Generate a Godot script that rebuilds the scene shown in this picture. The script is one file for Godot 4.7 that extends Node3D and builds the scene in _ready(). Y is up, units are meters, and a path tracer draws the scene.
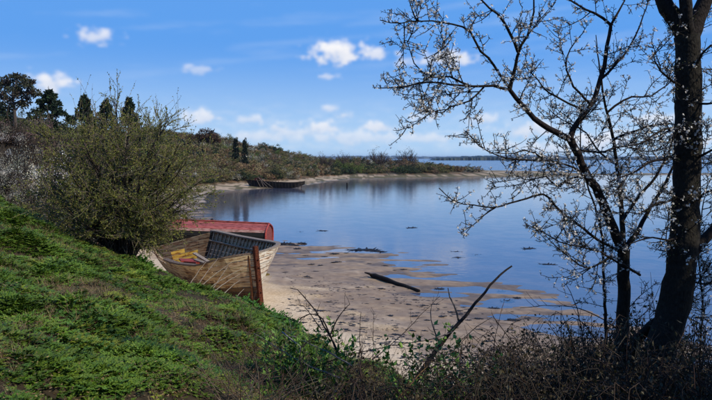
extends Node3D
# A tidal cove seen from a green bank: wrecked boats, scrub on the far shore, a blossoming blackthorn at the right.

const EYE := 5.0            # metres above the water
const FOCAL := 680.0        # focal length on a picture 712 wide
const PITCH := 3.53         # degrees down
var rng := RandomNumberGenerator.new()
var names := {}
var M := {}
var n_a := FastNoiseLite.new()
var n_b := FastNoiseLite.new()
var land := PackedVector2Array()
var bank := PackedVector2Array()

# ------------------------------------------------------------------ mesh builder
class MB:
	var v := PackedVector3Array()
	var n := PackedVector3Array()
	var c := PackedColorArray()
	var ix := PackedInt32Array()

	func quad(p: Vector3, q: Vector3, r: Vector3, s: Vector3, col: Color) -> void:
		# p q r s run clockwise seen from the front
		var k := v.size()
		var nn := (s - p).cross(q - p).normalized()
		v.append(p); v.append(q); v.append(r); v.append(s)
		for i in 4:
			n.append(nn); c.append(col)
		ix.append_array([k, k + 1, k + 2, k, k + 2, k + 3])

	func tri(p: Vector3, q: Vector3, r: Vector3, col: Color) -> void:
		var k := v.size()
		var nn := (r - p).cross(q - p).normalized()
		v.append(p); v.append(q); v.append(r)
		for i in 3:
			n.append(nn); c.append(col)
		ix.append_array([k, k + 1, k + 2])

	func leaf(p: Vector3, d: Vector3, side: Vector3, l: float, w: float, col: Color) -> void:
		# a folded leaf: two triangles that meet along the midrib
		var t := p + d * l
		var m := p + d * l * 0.45
		var lift := d.cross(side) * w * 0.35
		tri(p, m + side * w + lift, t, col)
		tri(p, t, m - side * w + lift, col)

	func tube(pts: PackedVector3Array, rad: PackedFloat32Array, sides: int, col: Color, cap := true) -> void:
		var k := v.size()
		var m := pts.size()
		var tdir := (pts[1] - pts[0]).normalized()
		var nn := tdir.cross(Vector3(0.31, 0.42, 0.85)).normalized()
		for i in m:
			var t := (pts[mini(i + 1, m - 1)] - pts[maxi(i - 1, 0)]).normalized()
			nn = (nn - t * nn.dot(t)).normalized()
			var b := t.cross(nn)
			for j in sides:
				var a := TAU * j / sides
				var o := nn * cos(a) + b * sin(a)
				v.append(pts[i] + o * rad[i]); n.append(o); c.append(col)
		for i in m - 1:
			for j in sides:
				var a0 := k + i * sides + j
				var b0 := k + i * sides + (j + 1) % sides
				ix.append_array([a0, a0 + sides, b0, b0, a0 + sides, b0 + sides])
		if cap:
			for e in 2:
				var base := k + (m - 1) * sides if e == 1 else k
				for j in range(1, sides - 1):
					if e == 1: ix.append_array([base, base + j + 1, base + j])
					else: ix.append_array([base, base + j, base + j + 1])

	func box(tr: Transform3D, s: Vector3, col: Color, bev := 0.0) -> void:
		# s = full size; a small bevel round the long edges
		var h := s * 0.5
		var b := bev
		var ring := []
		for q in [Vector2(-h.x + b, -h.y), Vector2(h.x - b, -h.y), Vector2(h.x, -h.y + b), Vector2(h.x, h.y - b), Vector2(h.x - b, h.y), Vector2(-h.x + b, h.y), Vector2(-h.x, h.y - b), Vector2(-h.x, -h.y + b)]:
			ring.append(q)
		for i in 8:
			var p: Vector2 = ring[i]
			var q: Vector2 = ring[(i + 1) % 8]
			if p.distance_to(q) < 1e-5: continue
			quad(tr * Vector3(p.x, p.y, h.z), tr * Vector3(p.x, p.y, -h.z), tr * Vector3(q.x, q.y, -h.z), tr * Vector3(q.x, q.y, h.z), col)
		for z in [-1.0, 1.0]:
			for i in range(1, 7):
				var p0: Vector2 = ring[0]; var p1: Vector2 = ring[i]; var p2: Vector2 = ring[i + 1]
				if z > 0: tri(tr * Vector3(p0.x, p0.y, h.z), tr * Vector3(p2.x, p2.y, h.z), tr * Vector3(p1.x, p1.y, h.z), col)
				else: tri(tr * Vector3(p0.x, p0.y, -h.z), tr * Vector3(p1.x, p1.y, -h.z), tr * Vector3(p2.x, p2.y, -h.z), col)

	func mesh(mat: Material) -> ArrayMesh:
		var a := []
		a.resize(Mesh.ARRAY_MAX)
		a[Mesh.ARRAY_VERTEX] = v; a[Mesh.ARRAY_NORMAL] = n; a[Mesh.ARRAY_COLOR] = c; a[Mesh.ARRAY_INDEX] = ix
		var m := ArrayMesh.new()
		m.add_surface_from_arrays(Mesh.PRIMITIVE_TRIANGLES, a)
		m.surface_set_material(0, mat)
		return m

# ------------------------------------------------------------------ scene helpers
func numbered(called: String) -> String:
	var k: int = names.get(called, 0)
	names[called] = k + 1
	return called if k == 0 else "%s_%03d" % [called, k]

func tag(o: Node, label: String, category: String, group := "", kind := "") -> Node:
	if label: o.set_meta("label", label)
	if category: o.set_meta("category", category)
	if group: o.set_meta("group", group)
	if kind: o.set_meta("kind", kind)
	return o

func thing(called: String, label: String, category: String, where := Vector3.ZERO, group := "") -> Node3D:
	var o := Node3D.new()
	o.name = numbered(called)
	add_child(o)
	o.position = where
	tag(o, label, category, group)
	return o

func part(called: String, mesh: Mesh, parent: Node, kind := "") -> MeshInstance3D:
	var o := MeshInstance3D.new()
	o.name = called if parent != self else numbered(called)
	o.mesh = mesh
	parent.add_child(o, true)
	if kind: o.set_meta("kind", kind)
	return o

func spot(px: float, py: float, depth: float) -> Vector3:
	var d := Basis(Vector3.RIGHT, -deg_to_rad(PITCH)) * Vector3(px - 356.0, 200.0 - py, -FOCAL)
	return Vector3(0, EYE, 0) + d * (depth / -d.z)

func lin(r: float, g: float, b: float) -> Color: return Color(r, g, b)

func vary(col: Color, amount: float) -> Color:
	var k := 1.0 + rng.randf_range(-amount, amount)
	return Color(col.r * k * rng.randf_range(1 - amount * 0.35, 1 + amount * 0.35), col.g * k, col.b * k * rng.randf_range(1 - amount * 0.35, 1 + amount * 0.35))

func rdir() -> Vector3:
	var z := rng.randf_range(-1, 1)
	var a := rng.randf() * TAU
	return Vector3(sqrt(1 - z * z) * cos(a), z, sqrt(1 - z * z) * sin(a))

func noise_tex(freq: float, lo: Color, hi: Color, size := 512, octaves := 5, seed_ := 1, mid = null, normal := false, bump := 4.0) -> NoiseTexture2D:
	var f := FastNoiseLite.new()
	f.noise_type = FastNoiseLite.TYPE_SIMPLEX_SMOOTH
	f.frequency = freq; f.fractal_octaves = octaves; f.seed = seed_
	var t := NoiseTexture2D.new()
	t.width = size; t.height = size; t.seamless = true; t.noise = f
	if normal:
		t.as_normal_map = true; t.bump_strength = bump
	else:
		var g := Gradient.new()
		g.set_color(0, lo); g.set_color(1, hi)
		if mid != null:
			for q in mid: g.add_point(q[0], q[1])
		t.color_ramp = g
	return t

func vmat(rough := 0.8, tex: Texture2D = null, scale := 1.0, back := 0.0, world := false) -> StandardMaterial3D:
	var m := StandardMaterial3D.new()
	m.vertex_color_use_as_albedo = true
	m.roughness = rough
	m.cull_mode = BaseMaterial3D.CULL_DISABLED
	m.metallic_specular = 0.35
	if tex:
		m.albedo_texture = tex
		m.uv1_triplanar = true
		m.uv1_world_triplanar = world
		m.uv1_scale = Vector3.ONE * scale
	if back > 0:
		m.backlight_enabled = true
		m.backlight = Color(back, back, back)
	return m

# ------------------------------------------------------------------ terrain
func edge_distance(poly: PackedVector2Array, p: Vector2) -> float:
	var best := 1e12
	var m := poly.size()
	for i in m:
		var q := Geometry2D.get_closest_point_to_segment(p, poly[i], poly[(i + 1) % m])
		best = minf(best, p.distance_squared_to(q))
	var d := sqrt(best)
	return d if Geometry2D.is_point_in_polygon(p, poly) else -d

var last_t := 0.0
func height(x: float, d: float) -> float:
	last_t = -99.0
	if x > 160 or d > 720: return -3.0
	var p := Vector2(x, d)
	var s := edge_distance(land, p)
	var far := smoothstep(55.0, 95.0, d)
	var h := 0.0
	if s < 0:
		h = maxf(0.028 * s, -0.9) + maxf(0.0, -s - 30.0) * -0.02
		h = maxf(h, -3.0)
	else:
		h = lerpf(0.009 * minf(s, 7.0) + 0.06 * clampf(s - 7.0, 0, 12), 0.09 * minf(s, 9.0), far)
	var ripple := clampf(1.0 - absf(s - 2.0) / 14.0, 0, 1) * (1.0 - far)
	h -= 0.022 * ripple * smoothstep(1.0, 6.0, x)
	h += ripple * (n_a.get_noise_2d(x * 2.2 + d * 0.9, d * 5.0) * 0.095 + n_b.get_noise_2d(x * 9.0, d * 16.0) * 0.015)
	if d < 60: h += n_b.get_noise_2d(x * 22.0, d * 22.0) * 0.02 * clampf(s / 6.0, 0, 1)
	# gravel bar running on from the tip of the spit
	if x > 40 and d > 180 and d < 240:
		var q := Geometry2D.get_closest_point_to_segment(p, Vector2(60, 205), Vector2(128, 214)).distance_to(p)
		h = maxf(h, 0.35 - q * 0.08 + n_a.get_noise_2d(x, d) * 0.12)
	if s > -3:
		var t := edge_distance(bank, p)
		last_t = t
		if t > -4:
			var near := 3.35 - 0.336 * x - 0.1625 * d
			near += 0.10 * exp(-(pow((x + 2.8) / 3.2, 2) + pow((d - 16.0) / 3.6, 2)))
			near = clampf(near, 0.95, 7.0)
			var hill := 1.0 + 0.05 * n_a.get_noise_2d(x * 2.0, d * 2.0) + lerpf(0.24, 0.045, smoothstep(-0.20, -0.04, x / d)) * clampf(t, 0, 36) + 0.03 * clampf(t - 40, 0, 100) * smoothstep(-0.05, -0.2, x / d) + n_a.get_noise_2d(x * 0.3, d * 0.3) * 1.2 * clampf(t / 10, 0, 1)
			var top := lerpf(near, hill, smoothstep(24.0, 60.0, d))
			top += 3.0 * smoothstep(-0.37, -0.50, x / maxf(d, 1.0)) * smoothstep(20.0, 34.0, d) * clampf(d / 42.0, 0, 1.0)
			top += (n_a.get_noise_2d(x * 4.0, d * 4.0) * 0.30 + n_b.get_noise_2d(x * 16.0, d * 16.0) * 0.13) * (1.0 - far)
			h = lerpf(h, top, smoothstep(lerpf(-2.4, -1.0, far), lerpf(0.25, 0.5, far), t + n_b.get_noise_2d(x * 6, d * 6) * 0.3))
	return h

func ground(x: float, d: float) -> Vector3: return Vector3(x, height(x, d), -d)

func axis_values(lo: float, fine_lo: float, fine_hi: float, hi: float, step: float, grow: float) -> PackedFloat32Array:
	var a := []
	var w := step
	var x := fine_lo
	while x > lo:
		w *= grow
		x -= w
		a.push_front(maxf(x, lo))
	x = fine_lo
	while x < fine_hi:
		a.append(x)
		x += step
	w = step
	while x < hi:
		a.append(x)
		w *= grow
		x += w
	a.append(hi)
	return PackedFloat32Array(a)

func build_terrain() -> void:
	var xs := axis_values(-900, -14, 12.5, 5000, 0.22, 1.035)
	var ds := axis_values(-40, 2.5, 42, 7000, 0.22, 1.022)
	var nx := xs.size()
	var nd := ds.size()
	var pos := PackedVector3Array(); pos.resize(nx * nd)
	var col := PackedColorArray(); col.resize(nx * nd)
	var kind := PackedByteArray(); kind.resize(nx * nd)
	for j in nd:
		for i in nx:
			var x := xs[i]
			var d := ds[j]
			var h := height(x, d)
			var t := last_t
			pos[j * nx + i] = Vector3(x, h, -d)
			var g := n_a.get_noise_2d(x * 3.0, d * 3.0)
			var g2 := n_b.get_noise_2d(x * 14.0, d * 14.0)
			var c: Color
			var k := 0
			var far := smoothstep(55.0, 95.0, d)
			if t > lerpf(-1.5, -1.1, far) + g * 0.4:
				c = lin(0.060, 0.042, 0.024).lerp(lin(0.075, 0.062, 0.03), 0.5 + 0.5 * g)
				if far > 0.5:
					c = lin(0.30, 0.19, 0.10).lerp(lin(0.13, 0.10, 0.05), clampf(0.55 + g * 2.0, 0, 1)) if t < 0.6 else lin(0.11, 0.082, 0.045).lerp(lin(0.075, 0.075, 0.03), clampf(0.5 + g, 0, 1))
				k = 2
			else:
				var dry := lin(0.74, 0.60, 0.42)
				var wet := lin(0.33, 0.24, 0.15)
				var mud := lin(0.19, 0.145, 0.10)
				var w := smoothstep(0.09, 0.22, h + g * 0.10 + g2 * 0.05)
				c = wet.lerp(dry, w).lerp(lin(0.52, 0.37, 0.20), clampf(g2 * 0.9, 0, 0.5))
				if h < 0.03: c = c.lerp(mud, smoothstep(-0.15, 0.15, g + g2 * 0.6 + 0.1))
				if h < -0.3 and g + g2 * 0.5 > 0.05: c = lin(0.09, 0.09, 0.06)   # dark patches painted on the deeper bed
				if far > 0.5 and h > 0.0:
					c = lin(0.50, 0.39, 0.27).lerp(lin(0.13, 0.115, 0.055), smoothstep(-0.1, 0.22, g + (0.45 - h) * 0.5 + 0.22 * smoothstep(-14.0, 6.0, x)))
				k = 1 if w > 0.5 else 0
			col[j * nx + i] = c
			kind[j * nx + i] = k
	var nor := PackedVector3Array(); nor.resize(nx * nd)
	for j in nd:
		for i in nx:
			var a := pos[j * nx + maxi(i - 1, 0)]
			var b := pos[j * nx + mini(i + 1, nx - 1)]
			var e := pos[maxi(j - 1, 0) * nx + i]
			var f := pos[mini(j + 1, nd - 1) * nx + i]
			nor[j * nx + i] = (b - a).cross(f - e).normalized()
	var lists := [PackedInt32Array(), PackedInt32Array(), PackedInt32Array()]
	for j in nd - 1:
		for i in nx - 1:
			var a := j * nx + i
			var k: int = maxi(maxi(kind[a], kind[a + 1]), maxi(kind[a + nx], kind[a + nx + 1]))
			lists[k].append_array(PackedInt32Array([a, a + nx, a + 1, a + 1, a + nx, a + nx + 1]))
	var called := ["wet_sand_flat", "dry_sand_beach", "ground"]
	var mats := [M.wet, M.sand, M.soil]
	for k in 3:
		var used := {}
		var vv := PackedVector3Array(); var nn := PackedVector3Array(); var cc := PackedColorArray(); var ii := PackedInt32Array()
		for q in lists[k]:
			if not used.has(q):
				used[q] = vv.size()
				vv.append(pos[q]); nn.append(nor[q]); cc.append(col[q])
			ii.append(used[q])
		var b := MB.new()
		b.v = vv; b.n = nn; b.c = cc; b.ix = ii
		part(called[k], b.mesh(mats[k]), self, "structure")

# ------------------------------------------------------------------ plants
# a branch that wanders; returns its points
func wander(p: Vector3, d: Vector3, l: float, segs: int, jitter: float, lift: float) -> PackedVector3Array:
	var a := PackedVector3Array([p])
	for i in segs:
		d = (d + rdir() * jitter + Vector3.UP * lift).normalized()
		p += d * (l / segs)
		a.append(p)
	return a

func taper(n: int, r0: float, r1: float) -> PackedFloat32Array:
	var a := PackedFloat32Array()
	for i in n: a.append(lerpf(r0, r1, float(i) / (n - 1)))
	return a

func along(pts: PackedVector3Array, f: float) -> Array:
	var k := clampf(f, 0, 0.9999) * (pts.size() - 1)
	var i := int(k)
	return [pts[i].lerp(pts[i + 1], k - i), (pts[i + 1] - pts[i]).normalized()]

func side_dir(t: Vector3, spread: float) -> Vector3:
	var s := rdir()
	s = (s - t * s.dot(t)).normalized()
	return (t * cos(spread) + s * sin(spread)).normalized()

# one shrub of about unit radius and height hgt, made of clumps of small leaves over stems
func shrub_proto(leafcol: Array, twigcol: Color, leaves: int, clumps: int, size: float, hgt: float, twigs: int, ragged := 0.25) -> Array:
	var st := MB.new()
	var lf := MB.new()
	for i in twigs:
		var a := rng.randf() * TAU
		var el := rng.randf_range(0.15, 1.35)
		var d := Vector3(cos(a) * cos(el), sin(el) * hgt, sin(a) * cos(el))
		var l := rng.randf_range(0.6, 1.08)
		var p := wander(Vector3(cos(a) * 0.15, 0, sin(a) * 0.15), d.normalized(), l * d.length(), 4, 0.16, 0.02)
		st.tube(p, taper(5, 0.022, 0.006), 3, vary(twigcol, 0.3), false)
		for q in 3:
			var m = along(p, rng.randf_range(0.4, 0.95))
			st.tube(wander(m[0], side_dir(m[1], 0.6), rng.randf_range(0.15, 0.4), 2, 0.2, 0.02), taper(3, 0.010, 0.004), 3, vary(twigcol, 0.3), false)
	var centres := []
	for i in clumps:
		var d := rdir()
		d.y = absf(d.y)
		var r := pow(rng.randf(), 0.4)
		centres.append([Vector3(d.x * r, (0.08 + d.y * r * 0.92) * hgt, d.z * r) * (1.0 + rng.randf_range(-ragged, ragged)), rng.randf_range(0.10, 0.26), vary(leafcol[rng.randi() % leafcol.size()], 0.3)])
	for i in leaves:
		var q = centres[i % clumps]
		var p: Vector3 = q[0] + rdir() * pow(rng.randf(), 0.5) * q[1] * Vector3(1.2, 0.85, 1.2)
		p.y = maxf(p.y, 0.02)
		var d := (rdir() + Vector3.UP * 0.3).normalized()
		lf.leaf(p, d, d.cross(rdir()).normalized(), size * rng.randf_range(0.6, 1.4), size * 0.4, vary(q[2], 0.25))
	return [st.mesh(M.bark), lf.mesh(M.leaf)]

func place_shrub(called: String, proto: Array, where: Vector3, scale: Vector3, label: String, category: String, group: String, leafname := "foliage") -> Node3D:
	var o := thing(called, label, category, where, group)
	o.rotation.y = rng.randf() * TAU
	o.scale = scale
	part("stems", proto[0], o)
	part(leafname, proto[1], o)
	return o

# a conifer or broad tree: trunk, limbs, crown of leaf clumps at given centres (local)
func clump_tree(called: String, label: String, category: String, where: Vector3, hgt: float, trunk_r: float, blobs: Array, leafcol: Array, leaf_size: float, per: int, barkcol: Color, group := "") -> Node3D:
	var o := thing(called, label, category, where, group)
	var st := MB.new()
	var tp := wander(Vector3(0, -0.3, 0), Vector3.UP, hgt * 0.85, 6, 0.06, 0.2)
	st.tube(tp, taper(7, trunk_r, trunk_r * 0.25), 8, barkcol)
	part("trunk", st.mesh(M.bark), o)
	var lm := MB.new()
	var lf := MB.new()
	for b in blobs:
		var c: Vector3 = b[0]
		var r: Vector3 = b[1]
		var f := clampf((c.y - r.y * 0.6) / (hgt * 0.85) - 0.08, 0.1, 0.95)
		var s = along(tp, f)
		var mid: Vector3 = (s[0] + c) * 0.5 + Vector3(0, -0.05 * hgt * rng.randf(), 0)
		lm.tube(PackedVector3Array([s[0], mid, c, c + (c - mid) * 0.6]), PackedFloat32Array([trunk_r * 0.3, trunk_r * 0.2, trunk_r * 0.1, 0.01]), 5, barkcol, false)
		var subs := []
		for k in 14: subs.append([c + rdir() * r * pow(rng.randf(), 0.4), vary(leafcol[rng.randi() % leafcol.size()], 0.3)])
		for i in per:
			var q = subs[rng.randi() % 14]
			var p: Vector3 = q[0] + rdir() * r * 0.38 * pow(rng.randf(), 0.6)
			var d := (rdir() + (p - c).normalized() * 0.4).normalized()
			lf.leaf(p, d, d.cross(rdir()).normalized(), leaf_size * rng.randf_range(0.6, 1.4), leaf_size * 0.36, vary(q[1], 0.25))
	part("limbs", lm.mesh(M.bark), o)
	part("crown", lf.mesh(M.leaf), o)
	return o

func build_materials() -> void:
	var grain := noise_tex(0.02, Color(0.80, 0.79, 0.77), Color(1, 1, 1), 512, 6, 3)
	var coarse := noise_tex(0.012, Color(0.80, 0.78, 0.76), Color(1, 1, 1), 512, 6, 8)
	M.bark = vmat(0.9, noise_tex(0.03, Color(0.5, 0.5, 0.5), Color(1, 1, 1), 256, 4, 5), 3.0)
	M.bark.uv1_scale = Vector3(6.0, 1.8, 6.0)
	M.bark.normal_enabled = true
	M.bark.normal_texture = noise_tex(0.03, Color.BLACK, Color.WHITE, 256, 4, 6, null, true, 8.0)
	M.leaf = vmat(0.55, null, 1.0, 0.5)
	M.petal = vmat(0.6, null, 1.0, 0.5)
	M.soil = vmat(0.95, noise_tex(0.03, Color(0.45, 0.42, 0.4), Color(1, 1, 1), 512, 6, 4), 0.8, 0, true)
	M.sand = vmat(0.92, grain, 0.7, 0, true)
	M.sand.normal_enabled = true
	M.sand.normal_texture = noise_tex(0.025, Color.BLACK, Color.WHITE, 512, 5, 14, null, true, 5.0)
	M.sand.normal_scale = 0.8
	M.wet = vmat(0.58, coarse, 0.35, 0, true)
	M.wet.normal_enabled = true
	M.wet.normal_texture = noise_tex(0.02, Color.BLACK, Color.WHITE, 512, 5, 15, null, true, 3.0)
	M.wet.normal_scale = 0.5
	M.weed = vmat(0.5, grain, 4.0)
	M.wood = vmat(0.85, noise_tex(0.03, Color(0.45, 0.42, 0.40), Color(1, 1, 1), 512, 6, 21), 1.6)
	var paint := noise_tex(0.012, Color(0.30, 0.19, 0.11), Color(1, 1, 1), 512, 6, 22, [[0.27, Color(0.42, 0.22, 0.10)], [0.36, Color(0.72, 0.55, 0.38)], [0.45, Color(0.95, 0.92, 0.86)]])
	M.paint = vmat(0.7, paint, 0.9)
	M.paint.uv1_scale = Vector3(0.5, 2.4, 0.30)
	var red := noise_tex(0.015, Color(0.35, 0.30, 0.27), Color(1, 1, 1), 512, 6, 23, [[0.33, Color(0.75, 0.62, 0.55)], [0.5, Color(0.9, 0.88, 0.88)]])
	M.red = vmat(0.65, red, 0.8)
	M.red.uv1_scale = Vector3(0.3, 1.2, 1.2)
	var rust := noise_tex(0.03, Color(0.35, 0.30, 0.30), Color(1, 0.95, 0.9), 256, 5, 24)
	M.rust = vmat(0.9, rust, 2.0)
	var w := StandardMaterial3D.new()
	w.albedo_color = Color(0.26, 0.36, 0.50, 0.42)
	w.transparency = BaseMaterial3D.TRANSPARENCY_ALPHA
	w.roughness = 0.06
	w.metallic_specular = 0.5
	w.normal_enabled = true
	w.normal_texture = noise_tex(0.012, Color.BLACK, Color.WHITE, 1024, 5, 31, null, true, 6.0)
	w.normal_scale = 0.08
	w.uv1_triplanar = true
	w.uv1_world_triplanar = true
	w.uv1_scale = Vector3(0.10, 0.10, 0.16)
	M.water = w
	var sea := w.duplicate()
	sea.albedo_color = Color(0.08, 0.22, 0.36, 0.9)
	sea.normal_scale = 1.0
	sea.roughness = 0.16
	sea.uv1_scale = Vector3(0.03, 0.03, 0.05)
	M.sea = sea

# ------------------------------------------------------------------ sky
func build_sky() -> PanoramaSkyMaterial:
	var W := 2048
	var H := 1024
	var im := Image.create(W, H, false, Image.FORMAT_RGBF)
	var fn := FastNoiseLite.new()
	fn.seed = 5; fn.frequency = 1.0; fn.fractal_octaves = 5; fn.fractal_gain = 0.55
	var fw := FastNoiseLite.new()
	fw.seed = 9; fw.frequency = 1.0; fw.fractal_octaves = 4
	var top := lin(0.055, 0.20, 0.62)
	var mid := lin(0.12, 0.36, 0.86)
	var low := lin(0.46, 0.68, 0.94)
	# cumulus in view: picture x, y, half width, half height
	var puffs := []
	for q in [[340, 54, 31, 13, 1.0], [378, 54, 15, 7, 0.8], [95, 37, 19, 8, 0.75], [201, 69, 18, 5, 0.45], [48, 84, 19, 10, 0.9], [448, 59, 27, 9, 0.85], [405, 62, 12, 5, 0.5],
			[330, 77, 11, 3, 0.6], [424, 117, 14, 6, 0.8], [344, 116, 9, 4, 0.7], [328, 109, 9, 4, 0.6], [275, 128, 13, 6, 0.7], [320, 128, 20, 7, 0.8], [378, 127, 18, 6, 0.8], [205, 118, 20, 8, 0.75], [188, 116, 10, 6, 0.6],
			[250, 120, 14, 5, 0.6], [300, 133, 40, 6, 0.6], [350, 138, 60, 7, 0.55], [260, 137, 50, 7, 0.55], [420, 138, 40, 6, 0.55], [480, 120, 18, 7, 0.6], [530, 130, 30, 9, 0.7], [600, 140, 34, 9, 0.8], [655, 120, 20, 8, 0.7], [560, 148, 60, 6, 0.6], [690, 140, 24, 9, 0.7], [500, 146, 40, 5, 0.5]]:
		var v := spot(q[0], q[1], 100.0) - Vector3(0, EYE, 0)
		puffs.append([atan2(v.x, -v.z), atan2(v.y, Vector2(v.x, v.z).length()), q[2] * 1.22 / FOCAL, q[3] * 1.2 / FOCAL, q[4]])
	var r2 := RandomNumberGenerator.new()
	r2.seed = 77
	for i in 150:   # the same scattered clouds all round
		var az := r2.randf_range(-PI, PI)
		if absf(az) < 0.55: continue
		var e := 0.02 + pow(r2.randf(), 2.2) * 0.5
		var s := lerpf(0.5, 2.2, e / 0.5)
		puffs.append([az, e, r2.randf_range(0.02, 0.06) * s, r2.randf_range(0.008, 0.018) * s, r2.randf_range(0.5, 0.95)])
	for j in H:
		var el := (0.5 - (j + 0.5) / H) * PI
		var s := maxf(0.0, sin(el))
		var c: Color
		if el < 0: c = lin(0.10, 0.17, 0.24)
		else:
			c = low.lerp(mid, smoothstep(0.0, 0.17, s)) if s < 0.17 else mid.lerp(top, smoothstep(0.17, 0.75, s))
		im.fill_rect(Rect2i(0, j, W, 1), c)
		if el < 0 or el > 0.9: continue
		var row := []
		for p in puffs:
			if absf(el - p[1]) < p[3] * 2.2: row.append(p)
		var touched := el < 0.16
		for i in W:
			var az := wrapf((i + 0.5) / W * TAU, -PI, PI)
			# thin streaks of high cloud
			var wisp := clampf(fw.get_noise_2d(az * 3.0 + el * 3.0, el * 34.0 - az * 3.0) * 1.4 - 0.12, 0, 1) * smoothstep(0.05, 0.16, el) * 0.20
			var a := 0.0
			var shade := 0.0
			for p in row:
				var dx: float = wrapf(az - p[0], -PI, PI) / p[2]
				if absf(dx) > 1.8: continue
				var dy: float = (el - p[1]) / p[3]
				var nn := fn.get_noise_3d(az * 46.0, el * 70.0, p[0] * 9.0) * 0.95
				var rr := sqrt(dx * dx + (dy * dy * 1.5 if dy < 0 else dy * dy))
				var k: float = smoothstep(0.0, 0.75, 1.0 - rr + nn) * p[4]
				if k > a:
					a = k
					shade = clampf(0.5 - dy * 0.6 - nn * 0.6, 0, 1)
			if touched:
				var haze := clampf(fn.get_noise_2d(az * 22.0, el * 90.0) * 1.3 + 0.1, 0, 1) * smoothstep(0.10, 0.03, el) * smoothstep(0.0, 0.02, el) * 0.30
				a = maxf(a, haze)
			if a > 0.003 or wisp > 0.003:
				var cc := c.lerp(lin(0.72, 0.83, 0.97), wisp)
				cc = cc.lerp(lin(0.97, 0.96, 0.98).lerp(lin(0.66, 0.72, 0.86), shade), a)
				im.set_pixel(i, j, cc)
	var m := PanoramaSkyMaterial.new()
	m.panorama = ImageTexture.create_from_image(im)
	m.energy_multiplier = 1.0
	return m

func _ready() -> void:
	rng.seed = 20240411
	n_a.seed = 3; n_a.frequency = 0.11; n_a.fractal_octaves = 4
	n_b.seed = 4; n_b.frequency = 0.05; n_b.fractal_octaves = 3
	# camera
	var cam := Camera3D.new()
	cam.name = "camera"
	add_child(cam)
	cam.position = Vector3(0, EYE, 0)
	cam.rotation_degrees = Vector3(-PITCH, 0, 0)
	cam.fov = rad_to_deg(2.0 * atan(200.0 / FOCAL))
	cam.near = 0.05; cam.far = 12000
	cam.current = true
	# sky, exposure, haze
	var we := WorldEnvironment.new()
	we.name = "environment"
	var e := Environment.new()
	e.background_mode = Environment.BG_SKY
	e.sky = Sky.new()
	e.sky.sky_material = build_sky()
	e.background_energy_multiplier = 1.0
	e.tonemap_mode = Environment.TONE_MAPPER_LINEAR
	e.tonemap_exposure = 1.0
	e.fog_enabled = true
	e.fog_density = 0.0001
	e.fog_light_color = Color(0.72, 0.82, 0.95)
	e.sdfgi_enabled = true; e.ssao_enabled = true; e.ssil_enabled = true
	we.environment = e
	add_child(we)
	# sun: from the right and a little behind the camera
	var sun := DirectionalLight3D.new()
	sun.name = "sun"
	add_child(sun)
	sun.look_at_from_position(Vector3(0.66, 0.70, 0.36) * 100.0, Vector3.ZERO)
	sun.light_energy = 1.3
	sun.light_color = Color(1.0, 0.95, 0.87)
	sun.light_angular_distance = 0.5
	sun.shadow_enabled = true
	build_materials()
	for q in [[60, -60], [30, 0], [15, 14], [10.3, 19.8], [7.5, 24], [5.8, 27.2], [3.56, 32.7], [0.2, 36.6], [-3.2, 39], [-7, 43], [-11, 51], [-15, 65], [-19, 85], [-21, 97], [-19, 106], [-12, 116], [-8, 130], [-5, 150], [0, 164], [11, 170], [30, 179], [50, 185], [66, 195], [73, 212], [66, 228], [50, 245], [35, 270], [25, 310], [-40, 420], [-400, 700], [-950, 700], [-950, -60]]:
		land.append(Vector2(q[0], q[1]))
	for q in [[40, -60], [20, 0], [9, 4], [3.66, 6.5], [1.38, 9], [-0.1, 11.6], [-1.8, 13.8], [-3.9, 14.8], [-6.5, 17.3], [-11.2, 21], [-15, 27], [-18, 36], [-24, 60], [-28, 80], [-29, 98], [-26, 110], [-19, 122], [-14, 140], [-10, 160], [-4, 174], [12, 180], [30, 189], [36, 200], [34, 215], [20, 250], [0, 300], [-60, 420], [-400, 690], [-940, 690], [-940, -60]]:
		bank.append(Vector2(q[0], q[1]))
	build_terrain()
	build_water()
	build_far_land()
	build_far_scrub()
	build_mid_trees()
	build_boat()
	build_red_hull()
	build_far_wreck()
	build_beach_things()
	build_bush()
	build_blackthorn()
	build_dark_tree()
	build_shade_trees()
	build_ground_cover()
	build_brambles()

func build_water() -> void:
	for q in [["bay_water", M.water, 60.0, -212.0], ["sea_water", M.sea, -212.0, -8000.0]]:
		var pm := PlaneMesh.new()
		pm.size = Vector2(9000, q[2] - q[3])
		pm.material = q[1]
		var o := part(q[0], pm, self, "structure")
		o.position = Vector3(1000, 0, (q[2] + q[3]) * 0.5)

func ridge(pts: Array, depth: float, thick: float, col: Color, rough: float, step: float) -> ArrayMesh:
	# low wooded land: pts = [x, height]; a rounded ridge with an uneven top, local to x = 0
	var b := MB.new()
	var x0: float = pts[0][0]
	var x1: float = pts[-1][0]
	var m := int((x1 - x0) / step)
	var prof := [[0.5, -0.02], [0.46, 0.7], [0.2, 0.96], [-0.2, 1.0], [-0.5, -0.02]]
	var rows := []
	for i in m + 1:
		var x := x0 + (x1 - x0) * i / m
		var k := 0
		while k < pts.size() - 2 and x > pts[k + 1][0]: k += 1
		var h: float = lerpf(pts[k][1], pts[k + 1][1], smoothstep(pts[k][0], pts[k + 1][0], x))
		h *= 1.0 + rough * (n_a.get_noise_2d(x * 8.0 / step, depth) + 0.6 * n_b.get_noise_2d(x * 90.0 / step, depth))
		var row := PackedVector3Array()
		for q in prof: row.append(Vector3(x, h * q[1], thick * q[0] + n_a.get_noise_2d(x * 3.0 / step, 7.0) * thick * 0.2))
		rows.append(row)
	for i in m:
		for j in prof.size() - 1:
			b.quad(rows[i][j], rows[i][j + 1], rows[i + 1][j + 1], rows[i + 1][j], vary(col, 0.08))
	return b.mesh(M.leaf)

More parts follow.
